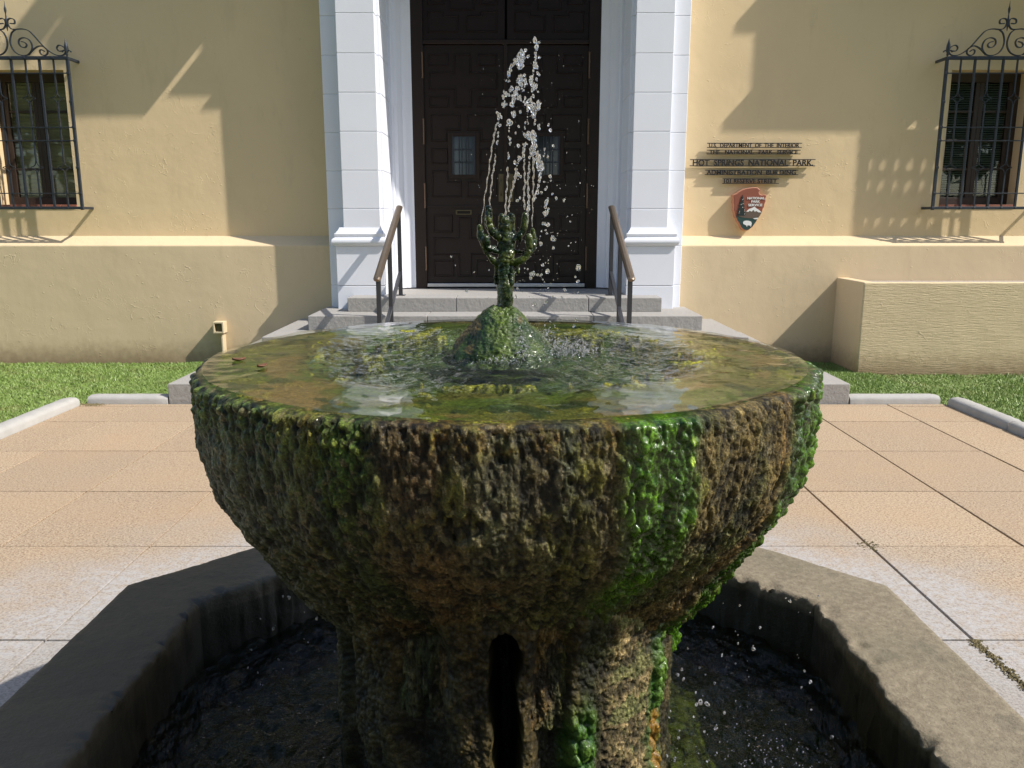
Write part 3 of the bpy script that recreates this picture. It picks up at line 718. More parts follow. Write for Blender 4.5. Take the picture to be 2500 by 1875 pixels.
for k in range(9):
    t_ = empty('street_tree', (-30 + k * 7.2 + random.uniform(-1, 1), -15.5 + random.uniform(-2.5, 1), -.1)); t_.rotation_euler = (0, 0, k * 1.3); q = random.uniform(.9, 1.25); t_.scale = (q, q, q)
    tag(t_, 'tall leafy green tree standing in the row across the street from the building', 'tree', 'trees across the street')
    for nm, me in (('trunk', tme), ('crown', cme)): o = bpy.data.objects.new(nm, me); col.objects.link(o); o.parent = t_

# ------------------------------------------------------------------ steps
st = empty('entrance_steps', (X0, 7.2, 0)); tag(st, 'grey granite steps rising to the portal door', 'steps')
ST = [(-2.78, 2.73, 6.45, .165), (-2.50, 2.42, 6.83, .303), (-2.23, 2.11, 7.20, .441), (-1.92, 1.793, 7.64, .579), (-1.614, 1.47, 8.0, .716)]
prev = -.1
for k, (xa, xb, yf, z) in enumerate(ST):
    yb = YP if k < 4 else 9.3
    tread_back = yb
    cuts = [xa] + {0: [-.9, .95], 1: [-.6, .8], 2: [-.95, .6], 3: [-.80, .77], 4: [-.55, .75]}[k] + [xb]
    for q in range(3):
        if k == 4 and False: pass
        x_0, x_1 = cuts[q] + (.0025 if q else 0), cuts[q + 1] - (.0025 if q < 2 else 0)
        if k == 4 and q != 1:
            pass
        lb = YB + .01 if k == 3 else (9.2 if k == 4 else YP + .05)
        if k == 4: lb = 9.3; 
        if k == 4 and q == 0: # landing: wide in front of the jambs, narrow between them
            box('step_stone', x_0, x_1, yf, YPI - .037, prev - .001 if prev > 0 else prev, z, M['granite'], st, .006)
            continue
        if k == 4 and q == 2:
            box('step_stone', x_0, x_1, yf, YPI - .037, prev, z, M['granite'], st, .006); continue
        if k == 4: lb = YPI - .037
        if k == 3: lb = YB + .05
        box('step_stone', x_0, x_1, yf, lb, max(prev - .05, -.1), z, M['granite'], st, .006)
    prev = z
box('threshold_stone', X0 - 1.22, X0 + 1.22, YPI - .035, 9.3, .55, .717, M['granite'], st, .005)
box('step_core', -1.9, 1.77, 7.75, YPI, -.1, .57, M['granite'], st)

# ------------------------------------------------------------------ handrails
def handrail(x, label):
    h = empty('handrail', (x, 7.6, .3)); tag(h, label, 'handrail', 'bronze and black handrails of the steps')
    P0 = Vector((x, 6.84, .975)); P1 = Vector((x, 8.33, 1.585)); d = (P1 - P0).normalized(); n = Vector((1, 0, 0)).cross(d)
    # wide moulded top rail
    prof = [(-.030, -.010), (-.034, .004), (-.028, .016), (-.012, .024), (.012, .024), (.028, .016), (.034, .004), (.030, -.010), (.014, -.018), (-.014, -.018)]
    if n.z < 0: n = -n
    V = []; F = []; m_ = len(prof)
    sec = [(P0 - d * .020, .55), (P0 - d * .010, .85), (P0 + d * .004, 1), (P1, 1)]
    for p, s in sec: V += [p + Vector((1, 0, 0)) * a * s + n * b_ * s for a, b_ in prof]
    for i in range(len(sec) - 1):
        for k in range(m_): F.append((i * m_ + k, i * m_ + (k + 1) % m_, (i + 1) * m_ + (k + 1) % m_, (i + 1) * m_ + k))
    F += [tuple(range(m_ - 1, -1, -1)), tuple((len(sec) - 1) * m_ + k for k in range(m_))]
    raw('top_rail', V, F, M['bronze'], h, False)
    zr = lambda y: P0.z + (y - P0.y) * (P1.z - P0.z) / (P1.y - P0.y)
    for y, zb in ((6.90, .303), (7.58, .441), (8.27, .717)):
        box('post', x - .019, x + .019, y - .019, y + .019, zb, zr(y) - .012, M['railpaint'], h, .002)
        box('foot_plate', x - .045, x + .045, y - .045, y + .045, zb, zb + .008, M['railpaint'], h, .002)
    q = .61; a, b_ = 6.92, 8.25
    V = []
    for y in (a, b_):
        zz = zr(y) - q
        V += [(x - .016, y, zz - .016), (x + .016, y, zz - .016), (x + .016, y, zz + .016), (x - .016, y, zz + .016)]
    raw('lower_bar', V, [(0, 1, 5, 4), (1, 2, 6, 5), (2, 3, 7, 6), (3, 0, 4, 7), (3, 2, 1, 0), (4, 5, 6, 7)], M['railpaint'], h)
handrail(X0 - 1.06, 'sloping bronze-topped handrail on the left side of the steps')
handrail(X0 + 1.06, 'sloping bronze-topped handrail on the right side of the steps')

# ------------------------------------------------------------------ planter
pl = empty('planter', (5.5, 8.2, 0)); tag(pl, 'long ochre stucco planter box against the wall below the right window', 'planter')
pw = .10; xa, xb, ya, yb = 3.40, 8.5, 7.91, YP
def planter_wall(x0, x1, y0, y1, bat):
    V, F = boxgeo(x0, x1, y0, y1, -.15, .872); return V, F
V, F = merge([boxgeo(xa, xb, ya, ya + pw, -.15, .872)]); o = raw('front_wall', V, F, M['stucco_brush'], pl); m_ = o.modifiers.new('b', 'BEVEL'); m_.width = .014; m_.segments = 3
o = box('end_wall', xa - .001, xa + pw + .02, ya + .012, yb + .01, -.15, .874, M['stucco_plinth'], pl, .012, 3)
box('soil', xa + .1, xb, ya + .09, yb + .01, .5, .842, M['soil'], pl)
tag(pl.children[0], None)

# ------------------------------------------------------------------ small outlet box on the left wall
ob = empty('outlet_box', (-3.06, YP, 0)); tag(ob, 'small cream outlet box on a thin upright against the left plinth', 'outlet box')
boxes('housing', [(-3.125, -3.108, YP - .115, YP - .001, .30, .42), (-3.032, -3.015, YP - .115, YP - .001, .30, .42), (-3.108, -3.032, YP - .115, YP - .001, .403, .42), (-3.108, -3.032, YP - .115, YP - .001, .30, .317), (-3.108, -3.032, YP - .06, YP - .002, .317, .403)], M['cream_plastic'], ob, .003)
box('receptacle', -3.095, -3.045, YP - .095, YP - .06, .322, .398, M['brass'], ob, .003)
box('upright', -3.052, -3.034, YP - .10, YP - .001, -.1, .30, M['cream_plastic'], ob, .003)

# ------------------------------------------------------------------ lettered sign
def px2(x, y, Y):   # sign survey sheet: sheet units to metres on the wall
    k = .000655 * (Y / 8.75)
    return ((x - 1042) * k + 2.492, 2.045 - (y - 452) * k * .985)
sg = empty('lettered_sign', (2.5, YW - .03, 2.2)); tag(sg, 'five lines of black metal lettering between thin bars on the ochre wall', 'sign')
def textmesh(name, s, x0, x1, z0, z1, y, mat, parent, ext=.004, bold=.0, gapk=.30):
    cu = bpy.data.curves.new(name, 'FONT'); cu.body = s; cu.size = 1; cu.extrude = .01; cu.resolution_u = 3; cu.offset = bold
    cu.align_x = 'LEFT'; o = bpy.data.objects.new(name, cu); col.objects.link(o)
    dg = bpy.context.evaluated_depsgraph_get(); me = bpy.data.meshes.new_from_object(o.evaluated_get(dg)); bpy.data.objects.remove(o)
    co = np.empty(len(me.vertices) * 3); me.vertices.foreach_get('co', co); co = co.reshape(-1, 3)
    mn, mx_ = co.min(0), co.max(0)
    X = x0 + (co[:, 0] - mn[0]) / (mx_[0] - mn[0]) * (x1 - x0); Z = z0 + (co[:, 1] - mn[1]) / (mx_[1] - mn[1]) * (z1 - z0)
    Yv = y - co[:, 2] / .01 * ext
    me.vertices.foreach_set('co', np.stack([X, Yv, Z], 1).astype(np.float32).ravel()); me.materials.clear(); me.materials.append(mat); me.update()
    bm = bmesh.new(); bm.from_mesh(me); bmesh.ops.recalc_face_normals(bm, faces=bm.faces); bm.to_mesh(me); bm.free()
    if ' ' in s.strip():
        # one object per word: split at the wide gaps between letters
        bm = bmesh.new(); bm.from_mesh(me); bm.verts.ensure_lookup_table(); seen = set(); isl = []
        for v in bm.verts:
            if v.index in seen: continue
            st_ = [v]; comp = []; seen.add(v.index)
            while st_:
                q = st_.pop(); comp.append(q.index)
                for e in q.link_edges:
                    w_ = e.other_vert(q)
                    if w_.index not in seen: seen.add(w_.index); st_.append(w_)
            isl.append(comp)
        bm.free(); xs_ = [(min(X[i] for i in c_), max(X[i] for i in c_), c_) for c_ in isl]; xs_.sort(key=lambda t: t[0])
        words = []; gap = (z1 - z0) * gapk
        for a, b2, c_ in xs_:
            if words and a - words[-1][1] < gap: words[-1][1] = max(words[-1][1], b2); words[-1][2].extend(c_)
            else: words.append([a, b2, list(c_)])
        polys = [tuple(p.vertices) for p in me.polygons]; cc_ = np.stack([X, Yv, Z], 1)
        for a, b2, c_ in words:
            idx = {v: k for k, v in enumerate(c_)}
            raw('word', [cc_[v] for v in c_], [tuple(idx[v] for v in p) for p in polys if p[0] in idx], mat, parent)
        return None
    return link(name, me, parent)
YS = YW - .030
for s, xs0, xs1, bx0, bx1, yt, yb_, sp in (('U.S.  DEPARTMENT  OF  THE  INTERIOR', 335, 1760, 305, 1800, 150, 215, 0), ('THE   NATIONAL   PARK   SERVICE', 345, 1745, 305, 1785, 257, 315, 0),
        ('HOT  SPRINGS  NATIONAL  PARK.', 90, 2000, 45, 2030, 403, 500, 0), ('ADMINISTRATION  BUILDING', 315, 1735, 290, 1770, 568, 638, 0), ('101 RESERVE STREET', 600, 1440, 575, 1470, 703, 775, 0)):
    a = px2(xs0, yb_, YS); b_ = px2(xs1, yt, YS)
    textmesh('word', s, a[0], b_[0], a[1] - .001, b_[1] + .001, YS, M['signblack'], sg, .005, .022)
    for yy in (yt, yb_):
        p = px2(bx0, yy, YS); q = px2(bx1, yy, YS); box('bar', p[0], q[0], YS - .006, YS + .006, p[1] - .0035, p[1] + .0035, M['signblack'], sg)
    for t in (.12, .5, .88):
        x = px2(bx0 + (bx1 - bx0) * t, yt, YS)[0]; box('stand_off', x - .003, x + .003, YS + .004, YW + .01, px2(0, yb_, YS)[1] - .003, px2(0, yb_, YS)[1] + .003, M['signblack'], sg)

# arrowhead emblem
em = empty('arrowhead_emblem', (2.5, YW - .04, 1.7)); tag(em, 'red-brown arrowhead shield with tree, snowy mountain and white bison', 'emblem')
OUT = [(735, 960), (790, 935), (830, 905), (870, 882), (920, 862), (960, 852), (1050, 840), (1120, 842), (1165, 880), (1148, 905), (1150, 930), (1165, 952), (1200, 962), (1240, 955), (1278, 965), (1262, 1010), (1268, 1060), (1250, 1110), (1248, 1150), (1228, 1180), (1220, 1235), (1195, 1265), (1170, 1315), (1150, 1340), (1130, 1392), (1100, 1425), (1080, 1470), (1040, 1500), (1020, 1522), (985, 1532), (940, 1525), (905, 1500), (885, 1470), (868, 1430), (830, 1385), (815, 1345), (785, 1310), (778, 1255), (755, 1200), (758, 1130), (742, 1080), (748, 1030)]
YE = YW - .085
P = [px2(x, y, YE) for x, y in OUT]
ar = sum(P[i][0] * P[(i + 1) % len(P)][1] - P[(i + 1) % len(P)][0] * P[i][1] for i in range(len(P)))
if ar < 0: P = P[::-1]
c = Vector((sum(p[0] for p in P) / len(P), sum(p[1] for p in P) / len(P)))
prism('shield', P, YE + .012, YW + .005, M['emb_edge'], em, .006)
P2 = [((p[0] - c.x) * .955 + c.x, (p[1] - c.y) * .965 + c.y) for p in P]
prism('red_field', P2, YE + .006, YE + .0125, M['emb_red'], em, .002)
def decal(name, pts, y, mat, t=.003):
    Q = [px2(a, b_, YE) for a, b_ in pts]
    ar = sum(Q[i][0] * Q[(i + 1) % len(Q)][1] - Q[(i + 1) % len(Q)][0] * Q[i][1] for i in range(len(Q)))
    if ar < 0: Q = Q[::-1]
    return prism(name, Q, y, y + t, mat, em)
decal('green_ground', [(798, 1290), (860, 1310), (960, 1330), (1060, 1335), (1170, 1300), (1140, 1350), (1118, 1392), (1080, 1455), (1015, 1512), (985, 1520), (945, 1514), (900, 1480), (860, 1410), (825, 1360)], YE + .003, M['emb_green'])
decal('mountain', [(800, 1275), (830, 1262), (870, 1275), (910, 1262), (955, 1228), (1000, 1215), (1040, 1225), (1085, 1205), (1140, 1232), (1205, 1240), (1172, 1305), (1060, 1335), (960, 1330), (860, 1310)], YE + .0015, M['emb_mtn'])
decal('snow_cap', [(955, 1228), (1000, 1185), (1045, 1170), (1085, 1148), (1120, 1178), (1165, 1205), (1205, 1240), (1150, 1238), (1115, 1215), (1095, 1232), (1070, 1200), (1040, 1228), (1015, 1212), (990, 1230)], YE + .0002, M['emb_white'], .0045)
rt = random.Random(5); T = []
ky = [(885, 965, 4), (880, 1010, 20), (885, 1050, 30), (880, 1095, 45), (885, 1140, 52), (880, 1190, 62), (885, 1235, 72), (885, 1275, 80)]
Lp = []; Rp = []
for x, y, wv in ky: Lp += [(x - wv, y), (x - wv * .55, y + 14)]; Rp += [(x + wv * .85, y), (x + wv * .5, y + 14)]
decal('tree', Lp + Rp[::-1], YE - .0005, M['emb_tree'], .006)
for k in range(26):
    y = rt.uniform(1020, 1260); x = 885 + rt.uniform(-1, 1) * (y - 960) * .2; decal('snow_fleck', [(x, y), (x + 5, y + 14), (x - 3, y + 16)], YE - .001, M['emb_white'], .002) if k % 2 else None
decal('lake', [(1068, 1335), (1150, 1322), (1140, 1348), (1100, 1350)], YE - .0002, M['emb_white'])
decal('bison', [(915, 1400), (925, 1380), (960, 1370), (1000, 1372), (1040, 1385), (1056, 1412), (1050, 1440), (1046, 1468), (1038, 1468), (1034, 1446), (1020, 1446), (1016, 1462), (1010, 1445), (988, 1446), (984, 1468), (976, 1468), (968, 1446), (950, 1440), (935, 1430), (920, 1425)], YE - .0002, M['emb_white'])
for s, x0_, x1_, ya_, yb_ in (('NATIONAL', 962, 1242, 995, 1033), ('PARK', 1028, 1168, 1048, 1086), ('SERVICE', 984, 1208, 1102, 1142)):
    a = px2(x0_, yb_, YE); b_ = px2(x1_, ya_, YE); textmesh('word', s, a[0], b_[0], a[1], b_[1], YE + .003, M['emb_white'], em, .002, .03)

# ------------------------------------------------------------------ FOUNTAIN BASIN
YC = 1.76; XC = -.014
bas = empty('fountain_basin', (XC, YC, 0)); tag(bas, 'octagonal low weathered concrete basin around the fountain', 'fountain basin')
AO, AI, KH = 1.112, .862, .41
def oct_pt(ap, k):                       # vertex k of an octagon with flat sides facing +-X, +-Y
    r = ap / math.cos(math.pi / 8); t = math.pi / 8 + k * math.pi / 4
    return Vector((XC + r * math.cos(t), YC + r * math.sin(t), 0))
def kerb_seg(k):
    a0, a1, b0, b1 = oct_pt(AO, k), oct_pt(AO, k + 1), oct_pt(AI, k), oct_pt(AI, k + 1)
    U = 110; prof = [(1, -.05), (1, .15), (1, .395), (.997, .405), (.98, .4095)] + [(.975 - i * .0433, .41) for i in range(1, 22)] + [(.03, .4095), (.006, .405), (.0, .392), (.0, .33), (.0, .28), (0, .22), (0, .15), (0, -.02)]
    m_ = len(prof); V = []
    for i in range(U + 1):
        t = i / U; o_ = a0.lerp(a1, t); n_ = b0.lerp(b1, t)
        for s, z in prof: q = n_.lerp(o_, s); V.append((q.x, q.y, z))
    V = np.array(V); nin = (b0 + b1) / 2 - (a0 + a1) / 2; nin = np.array(nin.normalized())
    sv = np.tile(np.array([p[0] for p in prof]), U + 1)
    d = .004 * fbm(V * 9, 4, 3) + .0022 * fbm(V * 60, 3, 5)
    edge = np.exp(-(sv / .12) ** 2); pit = fbm(V * 26, 3, 8); pit = np.where(pit < -.15, pit + .15, 0)
    tt = np.tile(np.linspace(0, 1, U + 1)[:, None], (1, m_)).ravel(); fade = np.clip(np.minimum(tt, 1 - tt) * 30, 0, 1)
    V[:, 2] += np.where(V[:, 2] > .1, (d * .6 + edge * (pit * .034)), 0)
    V[:, :2] -= (np.where(sv < .1, (.012 * fbm(V * 12, 4, 9) + .006 * fbm(V * 35, 3, 19) + .014 * pit), 0) * np.where(sv < .1, 1, 0) * fade)[:, None] * nin[:2]
    F = []
    i, k2 = np.meshgrid(np.arange(U), np.arange(m_ - 1), indexing='ij'); b_ = (i * m_ + k2).ravel()
    F = np.stack([b_, b_ + 1, b_ + m_ + 1, b_ + m_], 1)
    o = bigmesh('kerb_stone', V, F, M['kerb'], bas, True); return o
for k in range(8): kerb_seg(k)
# basin floor
nr, na = 60, 120
rr_ = np.linspace(.0, .93, nr); aa = np.linspace(0, 2 * np.pi, na, endpoint=False)
RR, AA = np.meshgrid(rr_, aa, indexing='ij'); V = np.stack([XC + RR.ravel() * np.cos(AA.ravel()), YC + RR.ravel() * np.sin(AA.ravel()), np.full(RR.size, .06)], 1)
V[:, 2] += .03 * fbm(V * 7, 4, 21)
i, k2 = np.meshgrid(np.arange(nr - 1), np.arange(na), indexing='ij'); b_ = (i * na + k2).ravel(); c_ = (i * na + (k2 + 1) % na).ravel()
F = np.stack([b_, b_ + na, c_ + na, c_], 1)
f = fbm(V * 6, 4, 33) * .5 + .5; f3 = fbm(V * 25, 3, 34) * .5 + .5
tint = np.array([.10, .095, .03])[None] * (1 - f[:, None]) + np.array([.17, .19, .045])[None] * f[:, None]; tint = tint * (.35 + .9 * f3[:, None]) * (.45 + .55 * sm(-.1, .25, V[:, 0])[:, None])  # left half darkened in the tint, like the bowl's shade
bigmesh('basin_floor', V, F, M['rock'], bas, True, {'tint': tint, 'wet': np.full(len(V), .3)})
# basin water
def watersheet(name, r1, z, nr, na, amp, sc, mat, seed, r0=0.0, parent=None, fn=None):
    rr_ = np.linspace(r0, r1, nr); aa = np.linspace(0, 2 * np.pi, na, endpoint=False)
    RR, AA = np.meshgrid(rr_, aa, indexing='ij'); RR, AA = RR.ravel(), AA.ravel()
    V = np.stack([XC + RR * np.cos(AA), YC + RR * np.sin(AA), np.full(RR.size, z)], 1)
    chop = np.ones(len(V))
    if fn is not None: V, chop = fn(V, RR, AA)
    V[:, 2] += amp * chop * fbm(V * sc, 4, seed)
    i, k2 = np.meshgrid(np.arange(nr - 1), np.arange(na), indexing='ij'); b_ = (i * na + k2).ravel(); c_ = (i * na + (k2 + 1) % na).ravel()
    F = np.stack([b_, b_ + na, c_ + na, c_], 1)
    return bigmesh(name, V, F, mat, parent, True, {'chop': chop})
o = watersheet('water', .885 , .235, 320, 600, .013, 22, M['basin_water'], 41); tag(o, kind='structure')

# ------------------------------------------------------------------ FOUNTAIN
fo = empty('stone_fountain', (XC, YC, .3)); tag(fo, 'moss-covered round stone fountain bowl on a thick pedestal with cactus-shaped spout', 'fountain')
ZT = 1.168
def angsamples(nf, nb):
    """angles measured from the camera-facing side (-Y), positive towards +X; dense in front"""
    a = np.linspace(-1.75, 1.75, nf); b_ = np.linspace(1.75, 2 * np.pi - 1.75, nb + 2)[1:-1]
    return np.concatenate([a, b_])
# bowl outer side: profile (radius, height) at the sides and at the front
prS = [(.60, 1.1665), (.622, 1.1665), (.631, 1.163), (.6355, 1.155), (.637, 1.14), (.638, 1.11), (.637, 1.08), (.631, 1.03), (.621, .985), (.604, .90), (.575, .816), (.532, .725), (.478, .648), (.425, .59), (.395, .55), (.385, .50)]
def resample(P, n):
    P = np.array(P, float); Q = [P[0]]
    C = catmull([(p[0], 0, p[1]) for p in P], 8); C = np.array([(c.x, c.z) for c in C])
    d = np.r_[0, np.cumsum(np.hypot(*np.diff(C, axis=0).T))]; t = np.linspace(0, d[-1], n)
    return np.stack([np.interp(t, d, C[:, 0]), np.interp(t, d, C[:, 1])], 1), t
NS = 430
PS, arc = resample(prS, NS)
PHI = angsamples(1250, 160); NP = len(PHI)
ph = np.repeat(PHI[None, :], NS, 0).ravel(); rS = np.repeat(PS[:, 0][:, None], NP, 1).ravel(); z = np.repeat(PS[:, 1][:, None], NP, 1).ravel()
fw = np.clip(np.cos(ph), 0, 1) ** 1.2
narrow = sm(1.0, .70, z) * .145 * fw      # the front underside cuts in more steeply than the flanks
r = rS - narrow
r = np.maximum(r, .365)
# normals of the profile
dr = np.gradient(PS[:, 0]); dz_ = np.gradient(PS[:, 1]); ln = np.hypot(dr, dz_); nr_ = np.repeat((-dz_ / ln)[:, None], NP, 1).ravel(); nz_ = np.repeat((dr / ln)[:, None], NP, 1).ravel()
P3 = np.stack([r * np.sin(ph), -r * np.cos(ph), z], 1)
deg = np.degrees(ph)
def band(a, b_, s=4, wob=6, seed=5, zs=2.0):
    w_ = wob * fbm(np.stack([ph * 3, z * zs, ph * 0], 1), 3, seed)
    d = deg + w_; return sm(a - s, a + s, d) * (1 - sm(b_ - s, b_ + s, d))
ragged = .5 + .5 * fbm(np.stack([ph * 30, z * 9, ph * 0], 1), 4, 15); gA = np.maximum(band(16.5, 28.5, 1.8, 3.0, 5, 3.5) * sm(-.10, .18, ragged + .30 * sm(.75, 1.0, z)), band(53, 88, 3, 6, 6, 5) * sm(.25, .5, ragged))
gA2 = band(-27, -19, 2, 3, 9) * sm(.95, 1.08, z) + band(-70, -30, 5, 6, 10) * sm(1.06, 1.13, z) * .8
mossy = np.clip(gA * (1 - .55 * sm(.86, .70, z) * (deg < 40)), 0, 1)
lp = np.stack([ph * .62, z * .55, r * .3], 1)                # stretched coordinates: features run down
W1, I1 = worley(np.stack([ph * .655 / .0135, z / .026, ph * 0], 1), 3)
W2, I2 = worley(np.stack([ph * .655 / .0105, z / .014, ph * 0], 1), 4)
bulb = np.sqrt(np.clip(1 - (W1 / .62) ** 2, 0, 1)); bulb2 = np.sqrt(np.clip(1 - (W2 / .62) ** 2, 0, 1))
big = fbm(P3 * 5, 3, 50); med = fbm(P3 * np.array([20, 20, 8]), 4, 51); fin = fbm(P3 * np.array([70, 70, 30]), 4, 52, .6)
drip = fbm(np.stack([ph * 14, z * 2.2, ph * 0], 1), 4, 53); ridg = 1 - np.abs(fbm(np.stack([ph * 30, z * 5, ph * 0], 1), 4, 54))
W3, I3 = worley(np.stack([ph * .655 / .028, z / .045, ph * 0 + .5], 1), 14)
lump = np.sqrt(np.clip(1 - (W3 / .7) ** 2, 0, 1))
side = sm(1.1665, 1.155, z)
fin2 = fbm(P3 * np.array([140, 140, 75]), 3, 152, .6); flank = sm(45, 60, deg)
disp = side * (.007 * big + .006 * med + .0048 * fin + .0032 * fin2 + .0045 * drip + .0042 * (ridg - .6) + .0025 * lump * (I3 > .6) - .002 * flank)
mass = sm(-.35, .45, fbm(P3 * np.array([16, 16, 9]), 3, 84)); disp += side * mossy * (.0095 * bulb * (.15 + .9 * I1) * (.25 + .9 * mass) + .0035 * bulb2 * (1.2 - mass) + .004 * mass + .005 * fbm(P3 * 18, 2, 7) + .003)
disp += side * np.clip(gA2, 0, 1) * (.004 * bulb2 + .003 * bulb)
pits = sm(.50, .62, fbm(P3 * np.array([24, 24, 16]), 3, 60)); disp -= side * pits * .007 * (1 - mossy)
lip = sm(1.10, 1.15, z) * side; disp += lip * (.0045 * bulb2 * (I2 > .3))
fringe = sm(.60, .70, z) * (1 - sm(.70, .80, z)) * fw; disp += fringe * .012 * fbm(P3 * 12, 3, 61)
slotb = np.exp(-((deg - .3 + 1.6 * fbm(np.stack([z * 8, np.sign(deg) * 3.3, ph * 0], 1), 3, 17)) / (3.6 + .7 * fbm(np.stack([z * 30, np.sign(deg) * 5.1, ph * 0], 1), 2, 19))) ** 10) * sm(.004, -.004, z - .722 + .03 * (deg / 4) ** 2 - .006 * fbm(np.stack([ph * 40, z * 20, ph * 0], 1), 2, 18)) * .17
rr2 = r + nr_ * disp - slotb; zz2 = z + nz_ * disp
B3 = np.stack([XC + rr2 * np.sin(ph), YC - rr2 * np.cos(ph), zz2], 1)
# colours
def C(*a): return np.array(a)[None]
n1 = fbm(P3 * np.array([7, 7, 4]), 4, 70) * .5 + .5; n2 = fbm(P3 * 22, 4, 71) * .5 + .5; n3 = fbm(np.stack([ph * 9, z * 1.6, ph * 0], 1), 4, 72) * .5 + .5; n4 = fbm(P3 * 75, 3, 73) * .5 + .5
def mix(a, b_, t): return a * (1 - t[:, None]) + b_ * t[:, None]
tint = mix(C(.060, .050, .018), C(.115, .088, .034), n2)
tint = mix(tint, C(.085, .095, .022), sm(.45, .65, n1) * .85)
tint = mix(tint, C(.050, .055, .030), sm(.55, .72, n3) * .8)
def vb(a, b_, s_, col_, k): # run-down bands of growth, wavering in width
    global tint
    tint = mix(tint, col_, band(a, b_, s_, 5, int(abs(a * 7)) + 31, 2.5) * k)
rust = mix(C(.075, .038, .012), C(.15, .088, .032), n4)
vb(-19, -4, 4, rust, .6); vb(3, 9, 3, mix(C(.07, .055, .014), C(.14, .11, .03), n4), .5)
vb(-27, -20, 2.5, mix(C(.012, .022, .006), C(.035, .05, .012), n2), .9); vb(-5, 1, 2.5, mix(C(.022, .024, .010), C(.06, .06, .02), n2), .7)
vb(8, 14, 3, mix(C(.06, .065, .012), C(.13, .12, .025), n2), .8); vb(-44, -33, 4, mix(C(.03, .045, .010), C(.07, .085, .02), n2), .8)
tint = mix(tint, C(.14, .07, .025), sm(.55, .75, fbm(P3 * 6, 3, 77) * .5 + .5) * .6 * sm(1.05, .8, z))
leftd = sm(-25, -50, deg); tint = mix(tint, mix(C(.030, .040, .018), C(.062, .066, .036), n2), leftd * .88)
glint_streak = sm(.80, .92, ridg) * leftd; tint = mix(tint, C(.16, .17, .14), glint_streak * .6 * n4)  # pale streaks in the tint stand for glistening rivulets
gold = band(27, 52, 3, 5, 12); tint = mix(tint, mix(C(.060, .050, .014), C(.185, .130, .045), np.clip(n4 * 1.2 - .1, 0, 1) * .6 + n2 * .4), gold * .92); tint = mix(tint, C(.055, .065, .015), gold * sm(.5, .68, n1) * .8)
orange = band(48, 53, 1.5, 4, 13); tint = mix(tint, C(.20, .10, .02), orange * n2 * .7)
yel = sm(.50, .66, fbm(P3 * np.array([14, 14, 8]), 4, 80) * .5 + .5) * sm(.90, 1.10, z) * (deg > -30) * (deg < 30)
tint = mix(tint, C(.12, .115, .016), yel * .75)
rim = sm(1.10, 1.145, z) * sm(.4, .55, fbm(P3 * 13, 3, 81) * .5 + .5); tint = mix(tint, mix(C(.15, .070, .014), C(.12, .12, .022), n4), rim * .85 * (deg < 16) * (deg > -35))
gcol = mix(C(.010, .034, .004), C(.085, .185, .010), np.clip((.25 + .75 * bulb) * (.15 + 1.1 * n2 * mass + .35 * I1) , 0, 1)); gcol = mix(gcol, C(.24, .34, .03), sm(.75, .95, bulb * I1) * sm(1.0, 1.1, z))  # moss highlights and dark gaps put into the tint
tint = mix(tint, gcol, np.clip(mossy * (.85 + .4 * bulb), 0, 1)); tint = mix(tint, mix(C(.05, .10, .015), C(.20, .24, .03), bulb2 * n2), np.clip(gA2, 0, 1) * .85)
tint = mix(tint, C(.014, .014, .012), np.clip(slotb / .1, 0, 1))  # shade inside the slot put into the tint
relief_shade = np.clip(.62 + 1.0 * fin + .75 * fin2 + .35 * med, .12, 1.9); tint = tint * (1 + (relief_shade - 1) * (1 - .7 * mossy))[:, None]  # shade of the hollows put into the tint to strengthen the relief
tint = mix(tint, C(.17, .14, .075), sm(.72, .80, fbm(P3 * np.array([95, 95, 60]), 2, 83) * .5 + .5) * (1 - mossy) * .6)
dark_ = 1 - .10 * (1 - np.clip(mossy + gold * .8, 0, 1)) * (1 - .45 * rim); tint = tint * dark_[:, None]
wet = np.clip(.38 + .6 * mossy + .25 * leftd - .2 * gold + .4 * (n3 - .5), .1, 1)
i, k2 = np.meshgrid(np.arange(NS - 1), np.arange(NP), indexing='ij'); b_ = (i * NP + k2).ravel(); c_ = (i * NP + (k2 + 1) % NP).ravel()
F = np.stack([b_, b_ + NP, c_ + NP, c_], 1)
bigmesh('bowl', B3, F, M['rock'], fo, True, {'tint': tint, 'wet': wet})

# bowl top: flat rim, dished centre with algae
nr, na = 300, 640
rr_ = np.linspace(.0, .624, nr); AA, RR = np.meshgrid(np.linspace(0, 2 * np.pi, na, endpoint=False), rr_); AA, RR = AA.ravel(), RR.ravel()
P3 = np.stack([RR * np.sin(AA), -RR * np.cos(AA), AA * 0], 1)
wob = .035 * fbm(P3 * 5, 3, 90)
dish = sm(.43, .33, RR + wob)
T_ = P3.copy(); T_[:, 0] += XC; T_[:, 1] += YC
T_[:, 2] = ZT - .003 - .045 * dish + .0022 * fbm(P3 * 11, 4, 91) + .0012 * fbm(P3 * 50, 3, 92)
swirl = np.stack([np.cos(AA * 2) * 1.3, np.sin(AA * 2) * 1.3, RR * 16], 1)
s1 = fbm(np.stack([AA * 2.2, RR * 11, AA * 0], 1) + .6 * P3, 4, 93) * .5 + .5; s2 = fbm(P3 * 9, 5, 94, .6) * .5 + .5; s3 = fbm(P3 * 30, 4, 95, .6) * .5 + .5; s4 = fbm(P3 * 4.5, 3, 96) * .5 + .5
tt = mix(C(.135, .112, .026), C(.100, .115, .014), s2)
tt = mix(tt, C(.070, .115, .012), sm(.45, .62, s4) * .85)
fr_ = (AA > 5.4) | (AA < .9)
tt = mix(tt, C(.23, .14, .05), sm(.55, .70, s1) * sm(.40, .46, RR) * .8 * np.where(P3[:, 1] < 0, 1, .4))
